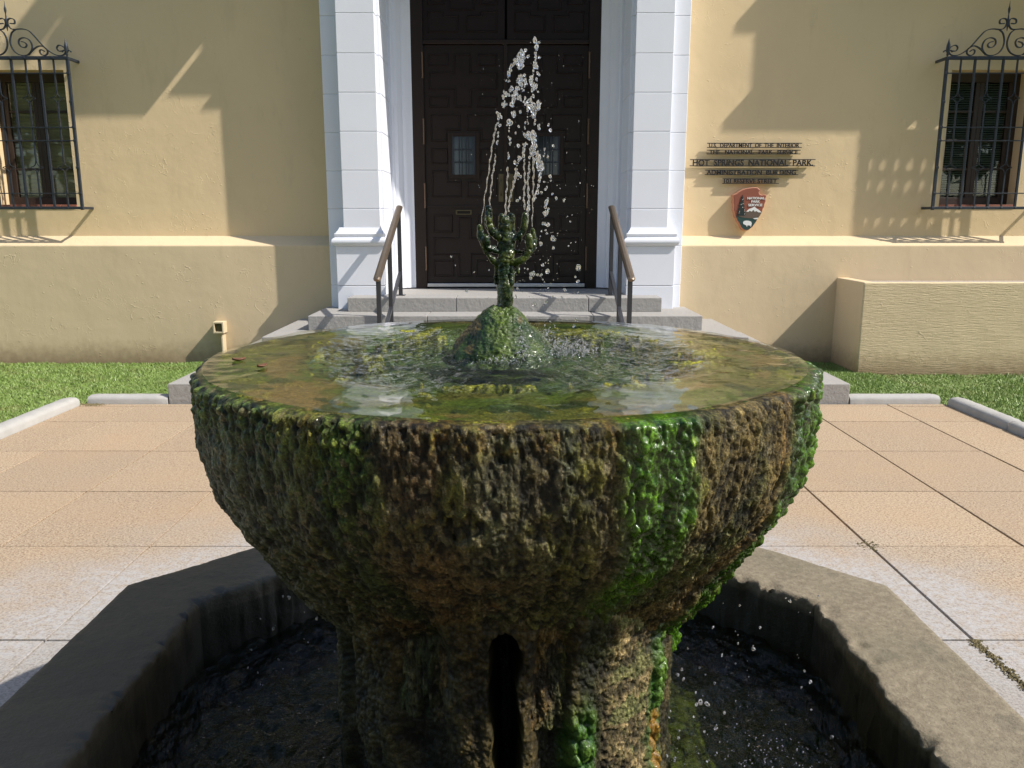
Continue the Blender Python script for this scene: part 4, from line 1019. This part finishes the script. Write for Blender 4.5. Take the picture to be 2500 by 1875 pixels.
tt = mix(tt, C(.045, .085, .018), dish * .8); tt = mix(tt, C(.09, .12, .025), dish * sm(.5, .65, s2) * .7)
clump = sm(.60, .66, s3 * .55 + s2 * .45) * sm(.27, .33, RR); clump *= np.where((RR > .33) & (RR < .47), 1, .45)
cl2 = np.exp(-(((P3[:, 0] - .37) / .075) ** 2 + ((P3[:, 1] + .12) / .035) ** 2)) ; cl2 += .8 * np.exp(-(((P3[:, 0] + .04) / .05) ** 2 + ((P3[:, 1] + .33) / .012) ** 2))
cl2 += .8 * np.exp(-(((P3[:, 0] - .10) / .16) ** 2 + ((P3[:, 1] - .34) / .03) ** 2)) + .7 * np.exp(-(((P3[:, 0] + .30) / .06) ** 2 + ((P3[:, 1] + .02) / .06) ** 2))
clump = np.clip(np.maximum(clump, sm(.45, .75, cl2 * (.5 + s3))), 0, 1)
WW, II = worley(P3 * 75, 97); bl = np.sqrt(np.clip(1 - (WW / .65) ** 2, 0, 1))
tt = mix(tt, mix(C(.17, .17, .015), C(.36, .34, .03), bl), clump * .9)
dk = sm(.66, .72, fbm(P3 * 17, 3, 98) * .5 + .5) * sm(.45, .5, RR); tt = mix(tt, C(.03, .05, .012), dk * .9)
T_[:, 2] += clump * (.0035 + .004 * bl + .030 * dish * 0) + dk * .003 * bl + clump * dish * .04
edge_ = sm(.614, .624, RR); T_[:, 2] -= edge_ * .003; T_[:, 2] += sm(.57, .61, RR) * .0012 * fbm(P3 * 40, 3, 99)
i, k2 = np.meshgrid(np.arange(nr - 1), np.arange(na), indexing='ij'); b_ = (i * na + k2).ravel(); c_ = (i * na + (k2 + 1) % na).ravel()
F = np.stack([b_, c_, c_ + na, b_ + na], 1)
bigmesh('bowl_top', T_, F, M['rock'], fo, True, {'tint': tt, 'wet': np.full(len(T_), .35)})
# sheet of water running over the top
def fn(V, RR, AA):
    q = V - np.array([XC, YC, 0]); d = np.hypot(q[:, 0], q[:, 1])
    inner = sm(.50, .34, RR)
    spl = np.exp(-(((q[:, 0] - .10) / .10) ** 2 + ((q[:, 1] + .0) / .12) ** 2)) + .6 * np.exp(-(d / .16) ** 2)
    chop = .025 + 1.0 * inner + 1.4 * spl
    wv = np.sin(d * 95 + 3 * vnoise(q * 6, 2)) * .0011 * np.exp(-d / .22)
    V[:, 2] += wv * sm(.64, .55, RR) 
    V[:, 2] += (1 - inner) * (.0016 * fbm(q * 12, 3, 77) + .0009 * fbm(q * 22, 2, 78))
    return V, chop
watersheet('water_sheet', .6225, ZT + .0045, 300, 760, .0042, 34, M['bowl_water'], 43, parent=fo, fn=fn)

# pedestal of fused columns with a dark slot in front
NS = 270; NPp = 900
zz = np.linspace(.80, .0, NS); PHp = np.concatenate([np.linspace(-1.8, 1.8, NPp), np.linspace(1.8, 2 * np.pi - 1.8, 102)[1:-1]]); NP = len(PHp)
ph = np.tile(PHp, NS); z = np.repeat(zz, NP); deg = np.degrees(ph)
X_ = .372 * np.sin(ph)
base = np.full(len(ph), .382) + .03 * sm(.60, .76, z)
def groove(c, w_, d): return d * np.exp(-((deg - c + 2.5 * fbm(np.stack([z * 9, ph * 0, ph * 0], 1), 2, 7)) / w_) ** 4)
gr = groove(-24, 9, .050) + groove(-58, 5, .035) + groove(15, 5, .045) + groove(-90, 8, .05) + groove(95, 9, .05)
slot = np.exp(-((deg - .3 + 1.6 * fbm(np.stack([z * 8, np.sign(deg) * 3.3, ph * 0], 1), 3, 17)) / (3.6 + .7 * fbm(np.stack([z * 30, np.sign(deg) * 5.1, ph * 0], 1), 2, 19))) ** 10) * sm(.004, -.004, z - .722 + .03 * (deg / 4) ** 2 - .006 * fbm(np.stack([ph * 40, z * 20, ph * 0], 1), 2, 18)) * .17
P3 = np.stack([base * np.sin(ph), -base * np.cos(ph), z], 1)
med = fbm(P3 * np.array([15, 15, 9]), 4, 151); fin = fbm(P3 * 60, 4, 152, .6); W1, I1 = worley(P3 / np.array([.022, .022, .030]), 153); bulb = np.sqrt(np.clip(1 - (W1 / .65) ** 2, 0, 1))
W2, I2 = worley(P3 / .010, 154); bulb2 = np.sqrt(np.clip(1 - (W2 / .65) ** 2, 0, 1))
mossp = np.clip(band(20, 29, 2, 4, 23, 6) * sm(.58, .50, z) + band(51, 62, 3, 4, 24), 0, 1)
rr2 = base - gr * sm(.76, .68, z) - slot + .008 * fbm(P3 * 5, 3, 150) + .008 * med + .0035 * fin + mossp * (.014 * bulb * (.4 + I1)) + .004 * bulb2
B3 = np.stack([XC + rr2 * np.sin(ph), YC - rr2 * np.cos(ph), z], 1)
n2 = fbm(P3 * 22, 4, 171) * .5 + .5; n3 = fbm(np.stack([ph * 7, z * 1.6, ph * 0], 1), 4, 172) * .5 + .5; n4 = fbm(P3 * 75, 3, 173) * .5 + .5
tint = mix(C(.055, .048, .016), C(.12, .09, .03), n2); tint = mix(tint, C(.030, .036, .012), sm(.42, .62, n3) * .85)
for ca, cb in ((-38, -30), (-14, -6), (4, 12)): tint = mix(tint, mix(C(.07, .045, .014), C(.13, .09, .03), n4), band(ca, cb, 3, 4, 60 + ca, 5) * .7)
tint = mix(tint, C(.018, .018, .014), np.clip(gr / .05, 0, 1) * .8)  # shade in the grooves painted into the tint
pale = band(31, 50, 2.5, 5, 25, 5); tint = mix(tint, mix(C(.07, .065, .022), C(.40, .29, .14), np.clip(n4 * .9 + bulb2 * .5 - .25, 0, 1)), pale * .95); tint = mix(tint, C(.13, .15, .05), pale * sm(.5, .62, n2) * .7)  # sunlit stripe on the right column painted into the tint
tint = mix(tint, mix(C(.02, .07, .012), C(.11, .20, .03), bulb * I1), mossp * .9)
tint = mix(tint, C(.20, .11, .02), band(53, 59, 2, 4, 26) * sm(.5, .6, fbm(P3 * 10, 2, 180) * .5 + .5))
tint = mix(tint, C(.008, .009, .010), np.clip(slot / .1, 0, 1))  # slot darkened by tint, standing for its deep shade
tint = tint * (1 - .25 * (1 - np.clip(pale + mossp, 0, 1)))[:, None]
gp = np.clip(.65 + 1.0 * fin + .5 * med, .15, 1.8); tint = tint * (1 + (gp - 1) * (1 - .7 * mossp))[:, None]  # hollows of the pedestal shaded in the tint, following its relief
wet = np.clip(.5 - .30 * pale + .4 * mossp, .1, 1)
i, k2 = np.meshgrid(np.arange(NS - 1), np.arange(NP), indexing='ij'); b_ = (i * NP + k2).ravel(); c_ = (i * NP + (k2 + 1) % NP).ravel()
bigmesh('pedestal', B3, np.stack([b_, b_ + NP, c_ + NP, c_], 1), M['rock'], fo, True, {'tint': tint, 'wet': wet})

# mossy mound under the spout
nr, na = 130, 260; t_ = np.linspace(0, 1, nr); AA, TT = np.meshgrid(np.linspace(0, 2 * np.pi, na, endpoint=False), t_); AA, TT = AA.ravel(), TT.ravel()
r = .017 + TT * .112; z = ZT + .103 * (1 - TT ** 1.30) ** 1.0 - .012 * TT
P3 = np.stack([r * np.sin(AA), -r * np.cos(AA), z], 1)
W1, I1 = worley(P3 / .0075, 201); bl = np.sqrt(np.clip(1 - (W1 / .65) ** 2, 0, 1))
d = .007 * fbm(P3 * 30, 4, 202) + .0014 * bl * (.3 + I1) + .0014 * fbm(P3 * 200, 2, 203)
nrm = np.stack([np.sin(AA) * (.3 + TT), -np.cos(AA) * (.3 + TT), 1 - TT * .7], 1); nrm /= np.linalg.norm(nrm, axis=1)[:, None]
B3 = P3 + nrm * d[:, None] + np.array([XC - .008, YC, 0])
f = fbm(P3 * 25, 3, 204) * .5 + .5
tint = mix(C(.012, .032, .004), C(.085, .125, .014), np.clip((f - .3) * 1.6 * (.7 + .3 * bl), 0, 1)); tint = mix(tint, C(.10, .07, .02), sm(.68, .78, fbm(P3 * 14, 3, 205) * .5 + .5))
i, k2 = np.meshgrid(np.arange(nr - 1), np.arange(na), indexing='ij'); b_ = (i * na + k2).ravel(); c_ = (i * na + (k2 + 1) % na).ravel()
bigmesh('mossy_mound', B3, np.stack([b_, b_ + na, c_ + na, c_], 1), M['rock'], fo, True, {'tint': tint, 'wet': np.full(len(B3), .78)})

# cactus-shaped spout; sheet coordinates -> metres in the plane of the fountain axis
def cp(x, y, dy=0): return Vector(((x * .2652 - 150) * .000868, YC + dy, 1.453 + (539.9 - (480 + y * .2652)) * .000868))
K = .2652 * .000868
branches = [
 ([(500, 1110), (498, 1000), (500, 900), (500, 830), (492, 760), (490, 640), (500, 520), (515, 400), (512, 300), (508, 215)], [88, 80, 76, 82, 66, 64, 60, 58, 50, 42], 0),
 ([(540, 560), (560, 420), (560, 300), (560, 185)], [50, 46, 40, 34], .012),
 ([(480, 480), (466, 350), (468, 250), (466, 185)], [40, 32, 28, 26], .010),
 ([(470, 380), (420, 340), (375, 300), (348, 230), (344, 160), (346, 120)], [36, 38, 40, 43, 44, 38], .004),
 ([(470, 500), (400, 490), (335, 462), (292, 405), (275, 335), (272, 275)], [26, 27, 28, 28, 27, 24], -.008),
 ([(480, 600), (420, 600), (370, 560), (320, 490), (290, 430)], [40, 38, 30, 24, 20], -.004),
 ([(360, 500), (330, 455), (322, 410), (320, 380)], [24, 34, 36, 32], -.014),
 ([(540, 590), (610, 592), (670, 560), (708, 500), (722, 430), (720, 365)], [32, 36, 38, 40, 40, 34], -.006),
 ([(600, 500), (660, 510), (700, 500)], [26, 26, 22], .01),
 ([(690, 560), (745, 490), (766, 420), (770, 360), (765, 315)], [28, 28, 32, 32, 28], .012),
 ([(570, 400), (610, 370), (655, 325), (680, 260), (685, 200), (684, 165)], [24, 26, 28, 30, 30, 28], .008),
 ([(635, 350), (640, 420), (636, 480)], [26, 14, 8], .006),
 ([(610, 600), (615, 660), (622, 700)], [26, 22, 12], -.004), ([(420, 620), (412, 700), (416, 790)], [16, 12, 14], 0), ([(556, 640), (566, 720), (562, 800)], [22, 20, 16], -.01)]
parts = []
for pts, rad, dy in branches:
    n = len(pts); P = [cp(x, y, dy * (min(1, k / 2))) for k, (x, y) in enumerate(pts)]
    Pc = catmull(P, 6); rc = np.interp(np.linspace(0, n - 1, len(Pc)), range(n), rad) * K
    tip = Pc[-1] - Pc[-2]; tip.normalize()
    for q in (.5, .85): Pc.append(Pc[-1] + tip * rc[-1] * .42); rc = np.append(rc, rc[-1] * math.sqrt(1 - q * q))
    parts.append(tubegeo(Pc, list(np.array(rc) * .88), 12))
V, F = merge(parts)
me = bpy.data.meshes.new('tmp'); me.from_pydata([tuple(v) for v in V], [], F); me.update(); tmp = bpy.data.objects.new('tmp', me); col.objects.link(tmp)
md = tmp.modifiers.new('r', 'REMESH'); md.mode = 'VOXEL'; md.voxel_size = .0016
dg = bpy.context.evaluated_depsgraph_get(); ev = bpy.data.meshes.new_from_object(tmp.evaluated_get(dg)); bpy.data.objects.remove(tmp)
nv = len(ev.vertices); co = np.empty(nv * 3); ev.vertices.foreach_get('co', co); co = co.reshape(-1, 3); no = np.empty(nv * 3); ev.vertices.foreach_get('normal', no); no = no.reshape(-1, 3)
rel = co - np.array([XC, YC, 0]); W1, I1 = worley(rel / .008, 301); bl = np.sqrt(np.clip(1 - (W1 / .65) ** 2, 0, 1))
co = co + no * (.0022 * fbm(rel * 70, 4, 302) + .0022 * bl * sm(-.2, .3, fbm(rel * 30, 2, 303)) + .0028 * fbm(rel * 28, 2, 305))[:, None]
f = fbm(rel * 40, 3, 304) * .5 + .5; tint = mix(C(.008, .020, .007), C(.065, .080, .014), sm(.35, .7, f) * (.4 + .6 * bl))
lowt = sm(1.335, 1.31, co[:, 2]) * sm(.0, -.01, co[:, 0] - XC); tint = mix(tint, C(.12, .12, .09) * (.5 + f[:, None]), lowt * .8)
ev.vertices.foreach_set('co', co.astype(np.float32).ravel()); ev.materials.clear(); ev.materials.append(M['rock'])
a = ev.attributes.new('tint', 'FLOAT_COLOR', 'POINT'); a.data.foreach_set('color', np.concatenate([tint, np.ones((nv, 1))], 1).astype(np.float32).ravel())
a = ev.attributes.new('wet', 'FLOAT', 'POINT'); a.data.foreach_set('value', np.ones(nv, dtype=np.float32))
ev.polygons.foreach_set('use_smooth', np.ones(len(ev.polygons), dtype=bool)); ev.update()
link('cactus_spout', ev, fo)

# ------------------------------------------------------------------ WATER JETS AND DROPS
def sp(x, y, dy=0): return Vector(((x * .2893 - 150) * .000842, YC + dy, 1.453 + (539.9 - (80 + y * .2893)) * .000822))
KS = .2893 * .00083
GJ = 'water jets rising from the cactus spout'
jets = [
 ('outermost left water jet, long and thin, leaning right', [(252, 1612), (285, 1380), (318, 1180), (345, 980), (372, 840), (390, 755)], [3.5, 5, 6, 7, 8, 7], -.008),
 ('second water jet from the left, breaking into beads', [(320, 1465), (335, 1330), (352, 1180), (370, 1080), (376, 1010)], [7, 7, 7, 8, 4], .004),
 ('left jet of the middle pair rising from the trunk top', [(460, 1550), (466, 1400), (478, 1250), (484, 1120)], [10, 8, 7, 9], 0),
 ('right jet of the middle pair, bending right', [(486, 1510), (500, 1400), (525, 1300), (548, 1210), (560, 1130)], [9, 9, 10, 12, 15], .012),
 ('jet behind, rising straight from the right upper arm', [(632, 1490), (622, 1380), (630, 1250), (622, 1120), (628, 1050)], [9, 8, 8, 7, 6], .008),
 ('front jet from the right arm, topped by a large drop', [(655, 1640), (658, 1500), (662, 1380), (655, 1250), (665, 1160), (664, 1080)], [6, 9, 12, 9, 10, 7], -.006),
 ('rightmost straight jet rising from the outer right arm', [(695, 1640), (698, 1450), (702, 1300), (706, 1150), (700, 1010), (690, 930)], [4, 5, 7, 9, 10, 14], .012),
 ('short thin jet from the small stub at the left', [(322, 1735), (312, 1690), (296, 1610), (288, 1540)], [3, 2.5, 2.5, 2.5], -.014)]
for lb, pts, rad, dy in jets:
    P = catmull([sp(x + random.gauss(0, 1), y, dy) for x, y in pts], 16); n = len(P)
    rc = np.interp(np.linspace(0, len(pts) - 1, n), range(len(pts)), rad) * KS
    t = np.arange(n); ph0 = random.random() * 6
    rc = rc * (.8 + .28 * np.sin(t * .9 + ph0) + .18 * np.sin(t * 2.1 + ph0 * 2) + rng.uniform(-.12, .12, n)); P = [p + Vector((math.sin(k * .55 + ph0) * .0009, math.cos(k * .6) * .0008, 0)) for k, p in enumerate(P)]
    V, F = tubegeo(P, list(np.maximum(rc, .0006)), 10); o = raw('water_jet', V, F, M['drop'], None, True); tag(o, lb, 'water jet', GJ)

ico = bmesh.new(); bmesh.ops.create_icosphere(ico, subdivisions=2, radius=1); IV = np.array([v.co[:] for v in ico.verts]); ico.verts.index_update(); IF = np.array([[v.index for v in f.verts] for f in ico.faces]); ico.free()
ico = bmesh.new(); bmesh.ops.create_icosphere(ico, subdivisions=1, radius=1); SV = np.array([v.co[:] for v in ico.verts]); ico.verts.index_update(); SF = np.array([[v.index for v in f.verts] for f in ico.faces]); ico.free()
DV = []; DF = []; dn = [0]
def drop(p, r, el=1.0, small=False):
    A, B = (SV, SF) if small else (IV, IF)
    s = np.array([random.uniform(.75, 1.1), random.uniform(.75, 1.1), random.uniform(.85, 1.25) * el]) * r
    v = A * s; v += .22 * r * np.stack([np.sin(A[:, 2] * 3 + random.random() * 6), np.cos(A[:, 0] * 3 + random.random() * 6), np.sin(A[:, 1] * 4 + random.random() * 6)], 1) * (0 if small else 1)
    a = random.uniform(-.5, .5); ca, sa = math.cos(a), math.sin(a); v = np.stack([v[:, 0] * ca - v[:, 2] * sa, v[:, 1], v[:, 0] * sa + v[:, 2] * ca], 1)
    DV.append(v + np.array(p)); DF.append(B + dn[0]); dn[0] += len(v)
def chain(pts, n, j, r0, r1, dep=.02, el=1.1):
    P = catmull([(x, 0, y) for x, y in pts], 10)
    for _ in range(int(n * .72)):
        q = P[random.randrange(len(P))]; drop(sp(q.x + random.gauss(0, j), q.z + random.gauss(0, j), random.gauss(0, dep)), random.uniform(r0 * .6, r1) * KS * .88, el * random.uniform(.9, 1.5))
# blobs along the rising and falling columns
chain([(715, 100), (718, 170), (708, 260), (722, 300)], 26, 7, 9, 20)
chain([(700, 270), (696, 340), (692, 400)], 14, 2, 5, 9, .006)
chain([(735, 320), (730, 400), (715, 480), (690, 430)], 16, 8, 8, 16)
chain([(590, 190), (600, 240), (560, 230), (600, 300), (590, 330)], 40, 14, 10, 26)
chain([(590, 340), (600, 390), (575, 420), (630, 380)], 26, 10, 10, 20)
chain([(540, 250), (510, 290), (500, 340), (488, 390), (480, 430)], 18, 6, 8, 18)
chain([(640, 410), (620, 460), (660, 420), (690, 405), (708, 470)], 26, 8, 9, 18)
chain([(545, 470), (555, 530), (600, 535)], 14, 5, 11, 18)
chain([(465, 480), (455, 530), (500, 510), (515, 450)], 14, 9, 10, 18)
chain([(530, 560), (530, 590)], 6, 6, 16, 24)
chain([(425, 590), (445, 590), (465, 600), (440, 630)], 12, 8, 9, 16)
chain([(405, 660), (400, 705), (438, 690), (415, 760)], 9, 7, 11, 17)
chain([(405, 830), (395, 880), (388, 920), (383, 960)], 11, 3, 8, 14, .006)
chain([(415, 750), (412, 790)], 5, 3, 9, 13, .006)
chain([(515, 660), (540, 680)], 6, 5, 13, 19); chain([(500, 740), (515, 775), (490, 770)], 8, 8, 11, 20); chain([(490, 820), (488, 860), (512, 910), (490, 950)], 9, 4, 9, 14)
chain([(488, 1000), (488, 1060)], 7, 2, 8, 12, .006)
chain([(625, 560), (628, 600)], 5, 4, 10, 14); chain([(680, 550), (700, 520)], 5, 7, 9, 15)
chain([(660, 590), (690, 640), (720, 600), (735, 620), (700, 690)], 44, 12, 11, 24)
chain([(650, 640), (648, 700), (656, 765)], 14, 2, 5, 9, .006); chain([(715, 680), (712, 760)], 9, 3, 7, 10, .006)
chain([(625, 740), (628, 800)], 5, 4, 10, 15); chain([(720, 795), (750, 780)], 5, 7, 9, 14)
chain([(680, 830), (700, 850), (660, 860), (625, 870)], 30, 9, 10, 20)
chain([(640, 900), (620, 960), (615, 1020)], 20, 7, 9, 18)
chain([(700, 890), (735, 950), (690, 970), (715, 1010)], 34, 9, 10, 22)
chain([(730, 1000), (760, 1060), (750, 1100), (775, 1130), (720, 1070)], 46, 11, 9, 22)
chain([(590, 1040), (575, 1070), (560, 1120), (580, 1180), (550, 1230)], 22, 8, 8, 18)
chain([(765, 1140), (755, 1220), (740, 1310)], 18, 4, 8, 15)
chain([(800, 960), (795, 1020)], 6, 4, 5, 12); chain([(815, 1290), (810, 1320)], 5, 4, 8, 14)
chain([(665, 1470), (660, 1440)], 4, 4, 20, 26)
chain([(820, 1390), (815, 1450), (820, 1500), (800, 1530)], 24, 6, 9, 20)
chain([(710, 1390), (735, 1330)], 7, 4, 8, 15)
for x, y, r_ in [(745, 97, 9), (632, 155, 12), (655, 190, 13), (748, 205, 10), (740, 485, 8), (588, 672, 12), (575, 788, 11), (550, 830, 10), (573, 943, 14), (543, 1085, 14), (835, 752, 10), (845, 815, 13), (875, 935, 12), (825, 1035, 10), (668, 1045, 14), (565, 1410, 14), (588, 1387, 11), (795, 1250, 8), (770, 1345, 12), (850, 1200, 16), (855, 1362, 9), (897, 1392, 13), (968, 1410, 13), (790, 1610, 12), (830, 1622, 18), (735, 1340, 17), (1085, 738, 4), (980, 1010, 4), (1103, 1262, 6), (915, 1275, 5), (938, 1302, 5), (1045, 1537, 5), (1020, 1593, 7), (1005, 1548, 6), (850, 1243, 7), (712, 1395, 18), (545, 1085, 12)]:
    drop(sp(x, y, random.gauss(0, .02)), r_ * KS, 1.1)
# falling drops right of the spout (cactus sheet coordinates)
for x, y, r_ in [(948, 385, 26), (831, 430, 18), (945, 467, 14), (845, 615, 14), (898, 685, 20), (1185, 652, 30), (1182, 777, 16), (765, 705, 22), (740, 700, 15), (803, 716, 12), (835, 716, 14), (743, 757, 14), (880, 335, 10), (880, 310, 9), (865, 250, 12), (906, 263, 16), (840, 320, 8), (627, 680, 18), (550, 650, 20), (515, 862, 26), (703, 415, 20), (375, 225, 10), (1140, 722, 9), (1050, 845, 14), (1145, 1195, 14), (775, 995, 16), (890, 990, 14), (1028, 925, 12), (948, 925, 8), (614, 818, 12), (158, 842, 13), (216, 688, 8), (347, 683, 7), (35, 633, 7), (5, 548, 9), (820, 875, 9), (900, 830, 7), (1075, 445, 7), (1108, 425, 5), (712, 665, 9), (684, 660, 7), (885, 590, 7), (893, 570, 6), (872, 598, 6), (600, 905, 8), (605, 920, 8), (640, 765, 5), (855, 763, 8), (1175, 1150, 14), (925, 1150, 8)]:
    drop(cp(x, y, random.gauss(0, .03)), r_ * K, 1.1)
for _ in range(260):                      # fine spray
    x = random.gauss(740, 240); y = random.uniform(150, 1900); drop(sp(x, y, random.gauss(0, .07)), (1.1 + 3.4 * random.random() ** 2.5) * KS, 1, True)
for _ in range(150):
    drop(cp(random.gauss(780, 200), random.uniform(300, 1050), random.gauss(0, .06)), (1.8 + 5.5 * random.random() ** 2) * K, 1, True)
def flush(name, label, cat, mat='drop'):
    global DV, DF
    V = np.concatenate(DV); m3 = np.concatenate(DF); o = bigmesh(name, V, m3, M[mat], None, True); tag(o, label, cat, kind='stuff'); DV = []; DF = []; dn[0] = 0
flush('water_drops', 'cloud of clear water drops thrown up and falling around the cactus spout', 'water drops')
# splashes on the bowl top
def splash(cx, cy, cz, sx, sy, h, n, r0, r1):
    for _ in range(n):
        x = random.gauss(0, sx); y = random.gauss(0, sy); z = abs(random.gauss(0, h)) * math.exp(-abs(x) / (sx * 1.5))
        drop((cx + x, cy + y, cz + z), random.uniform(r0, r1), random.choice((.6, 1, 1.6)), random.random() < .5)
splash(.075, YC - .02, ZT + .003, .034, .034, .028, 300, .0006, .0024); splash(.140, YC - .01, ZT + .003, .028, .022, .022, 230, .0006, .0024)
splash(-.015, YC - .125, ZT + .002, .03, .012, .008, 110, .0006, .0024); splash(.05, YC - .06, ZT + .01, .05, .05, .02, 320, .0005, .0016)
splash(.02, YC - .10, ZT + .01, .006, .008, .035, 60, .001, .003)
splash(.06, YC - .02, ZT + .02, .035, .04, .04, 380, .0004, .0010)
flush('splash', 'white splashes where the water lands on the bowl beside the mound', 'splash', 'froth')
# drops falling into the basin and splashes on its surface
for _ in range(26): drop((random.uniform(-.66, -.42), random.uniform(1.75, 2.0), random.uniform(.26, .62)), .001 + .0035 * random.random() ** 2, 1.1)
for _ in range(34): drop((random.uniform(.42, .72), random.uniform(1.6, 2.0), random.uniform(.26, .62)), .001 + .0035 * random.random() ** 2, 1.1)
for _ in range(26): drop((random.gauss(.285, .03), random.uniform(1.10, 1.2), random.uniform(.5, .85)), random.uniform(.0012, .0032), 1.4)
splash(.50, 1.42, .238, .03, .03, .024, 260, .0006, .003); splash(.62, 1.42, .238, .03, .03, .014, 240, .0008, .0035); splash(.58, 1.66, .238, .10, .08, .008, 260, .0006, .0022); splash(.52, 1.30, .238, .08, .06, .008, 260, .0006, .0022)
flush('basin_splash', 'drops and small splashes falling on the dark basin water', 'splash', 'froth')

# fallen leaves on the rim
for (x, y, a, lb) in ((-.545, YC - .115, .4, 'reddish fallen leaf curled on the left rim of the bowl'), (-.475, YC - .19, 1.1, 'flat brown fallen leaf near the left front of the bowl rim')):
    V = []; F = []; n = 9
    for i in range(n):
        t = i / (n - 1); w_ = .008 * math.sin(math.pi * t) ** .8 + .0005
        for s in (-1, 0, 1): V.append((XC + x + math.cos(a) * (t - .5) * .026 - math.sin(a) * s * w_, y + math.sin(a) * (t - .5) * .026 + math.cos(a) * s * w_, ZT + .0045 + .004 * abs(s) + .003 * (t - .5) ** 2 * 4))
    for i in range(n - 1):
        for s in (0, 1): F.append((i * 3 + s, i * 3 + s + 1, i * 3 + s + 4, i * 3 + s + 3))
    o = raw('fallen_leaf', V, F, M['leaf_dead'], None, True); m_ = o.modifiers.new('s', 'SOLIDIFY'); m_.thickness = .0012; tag(o, lb, 'leaf', 'fallen leaves on the bowl rim')
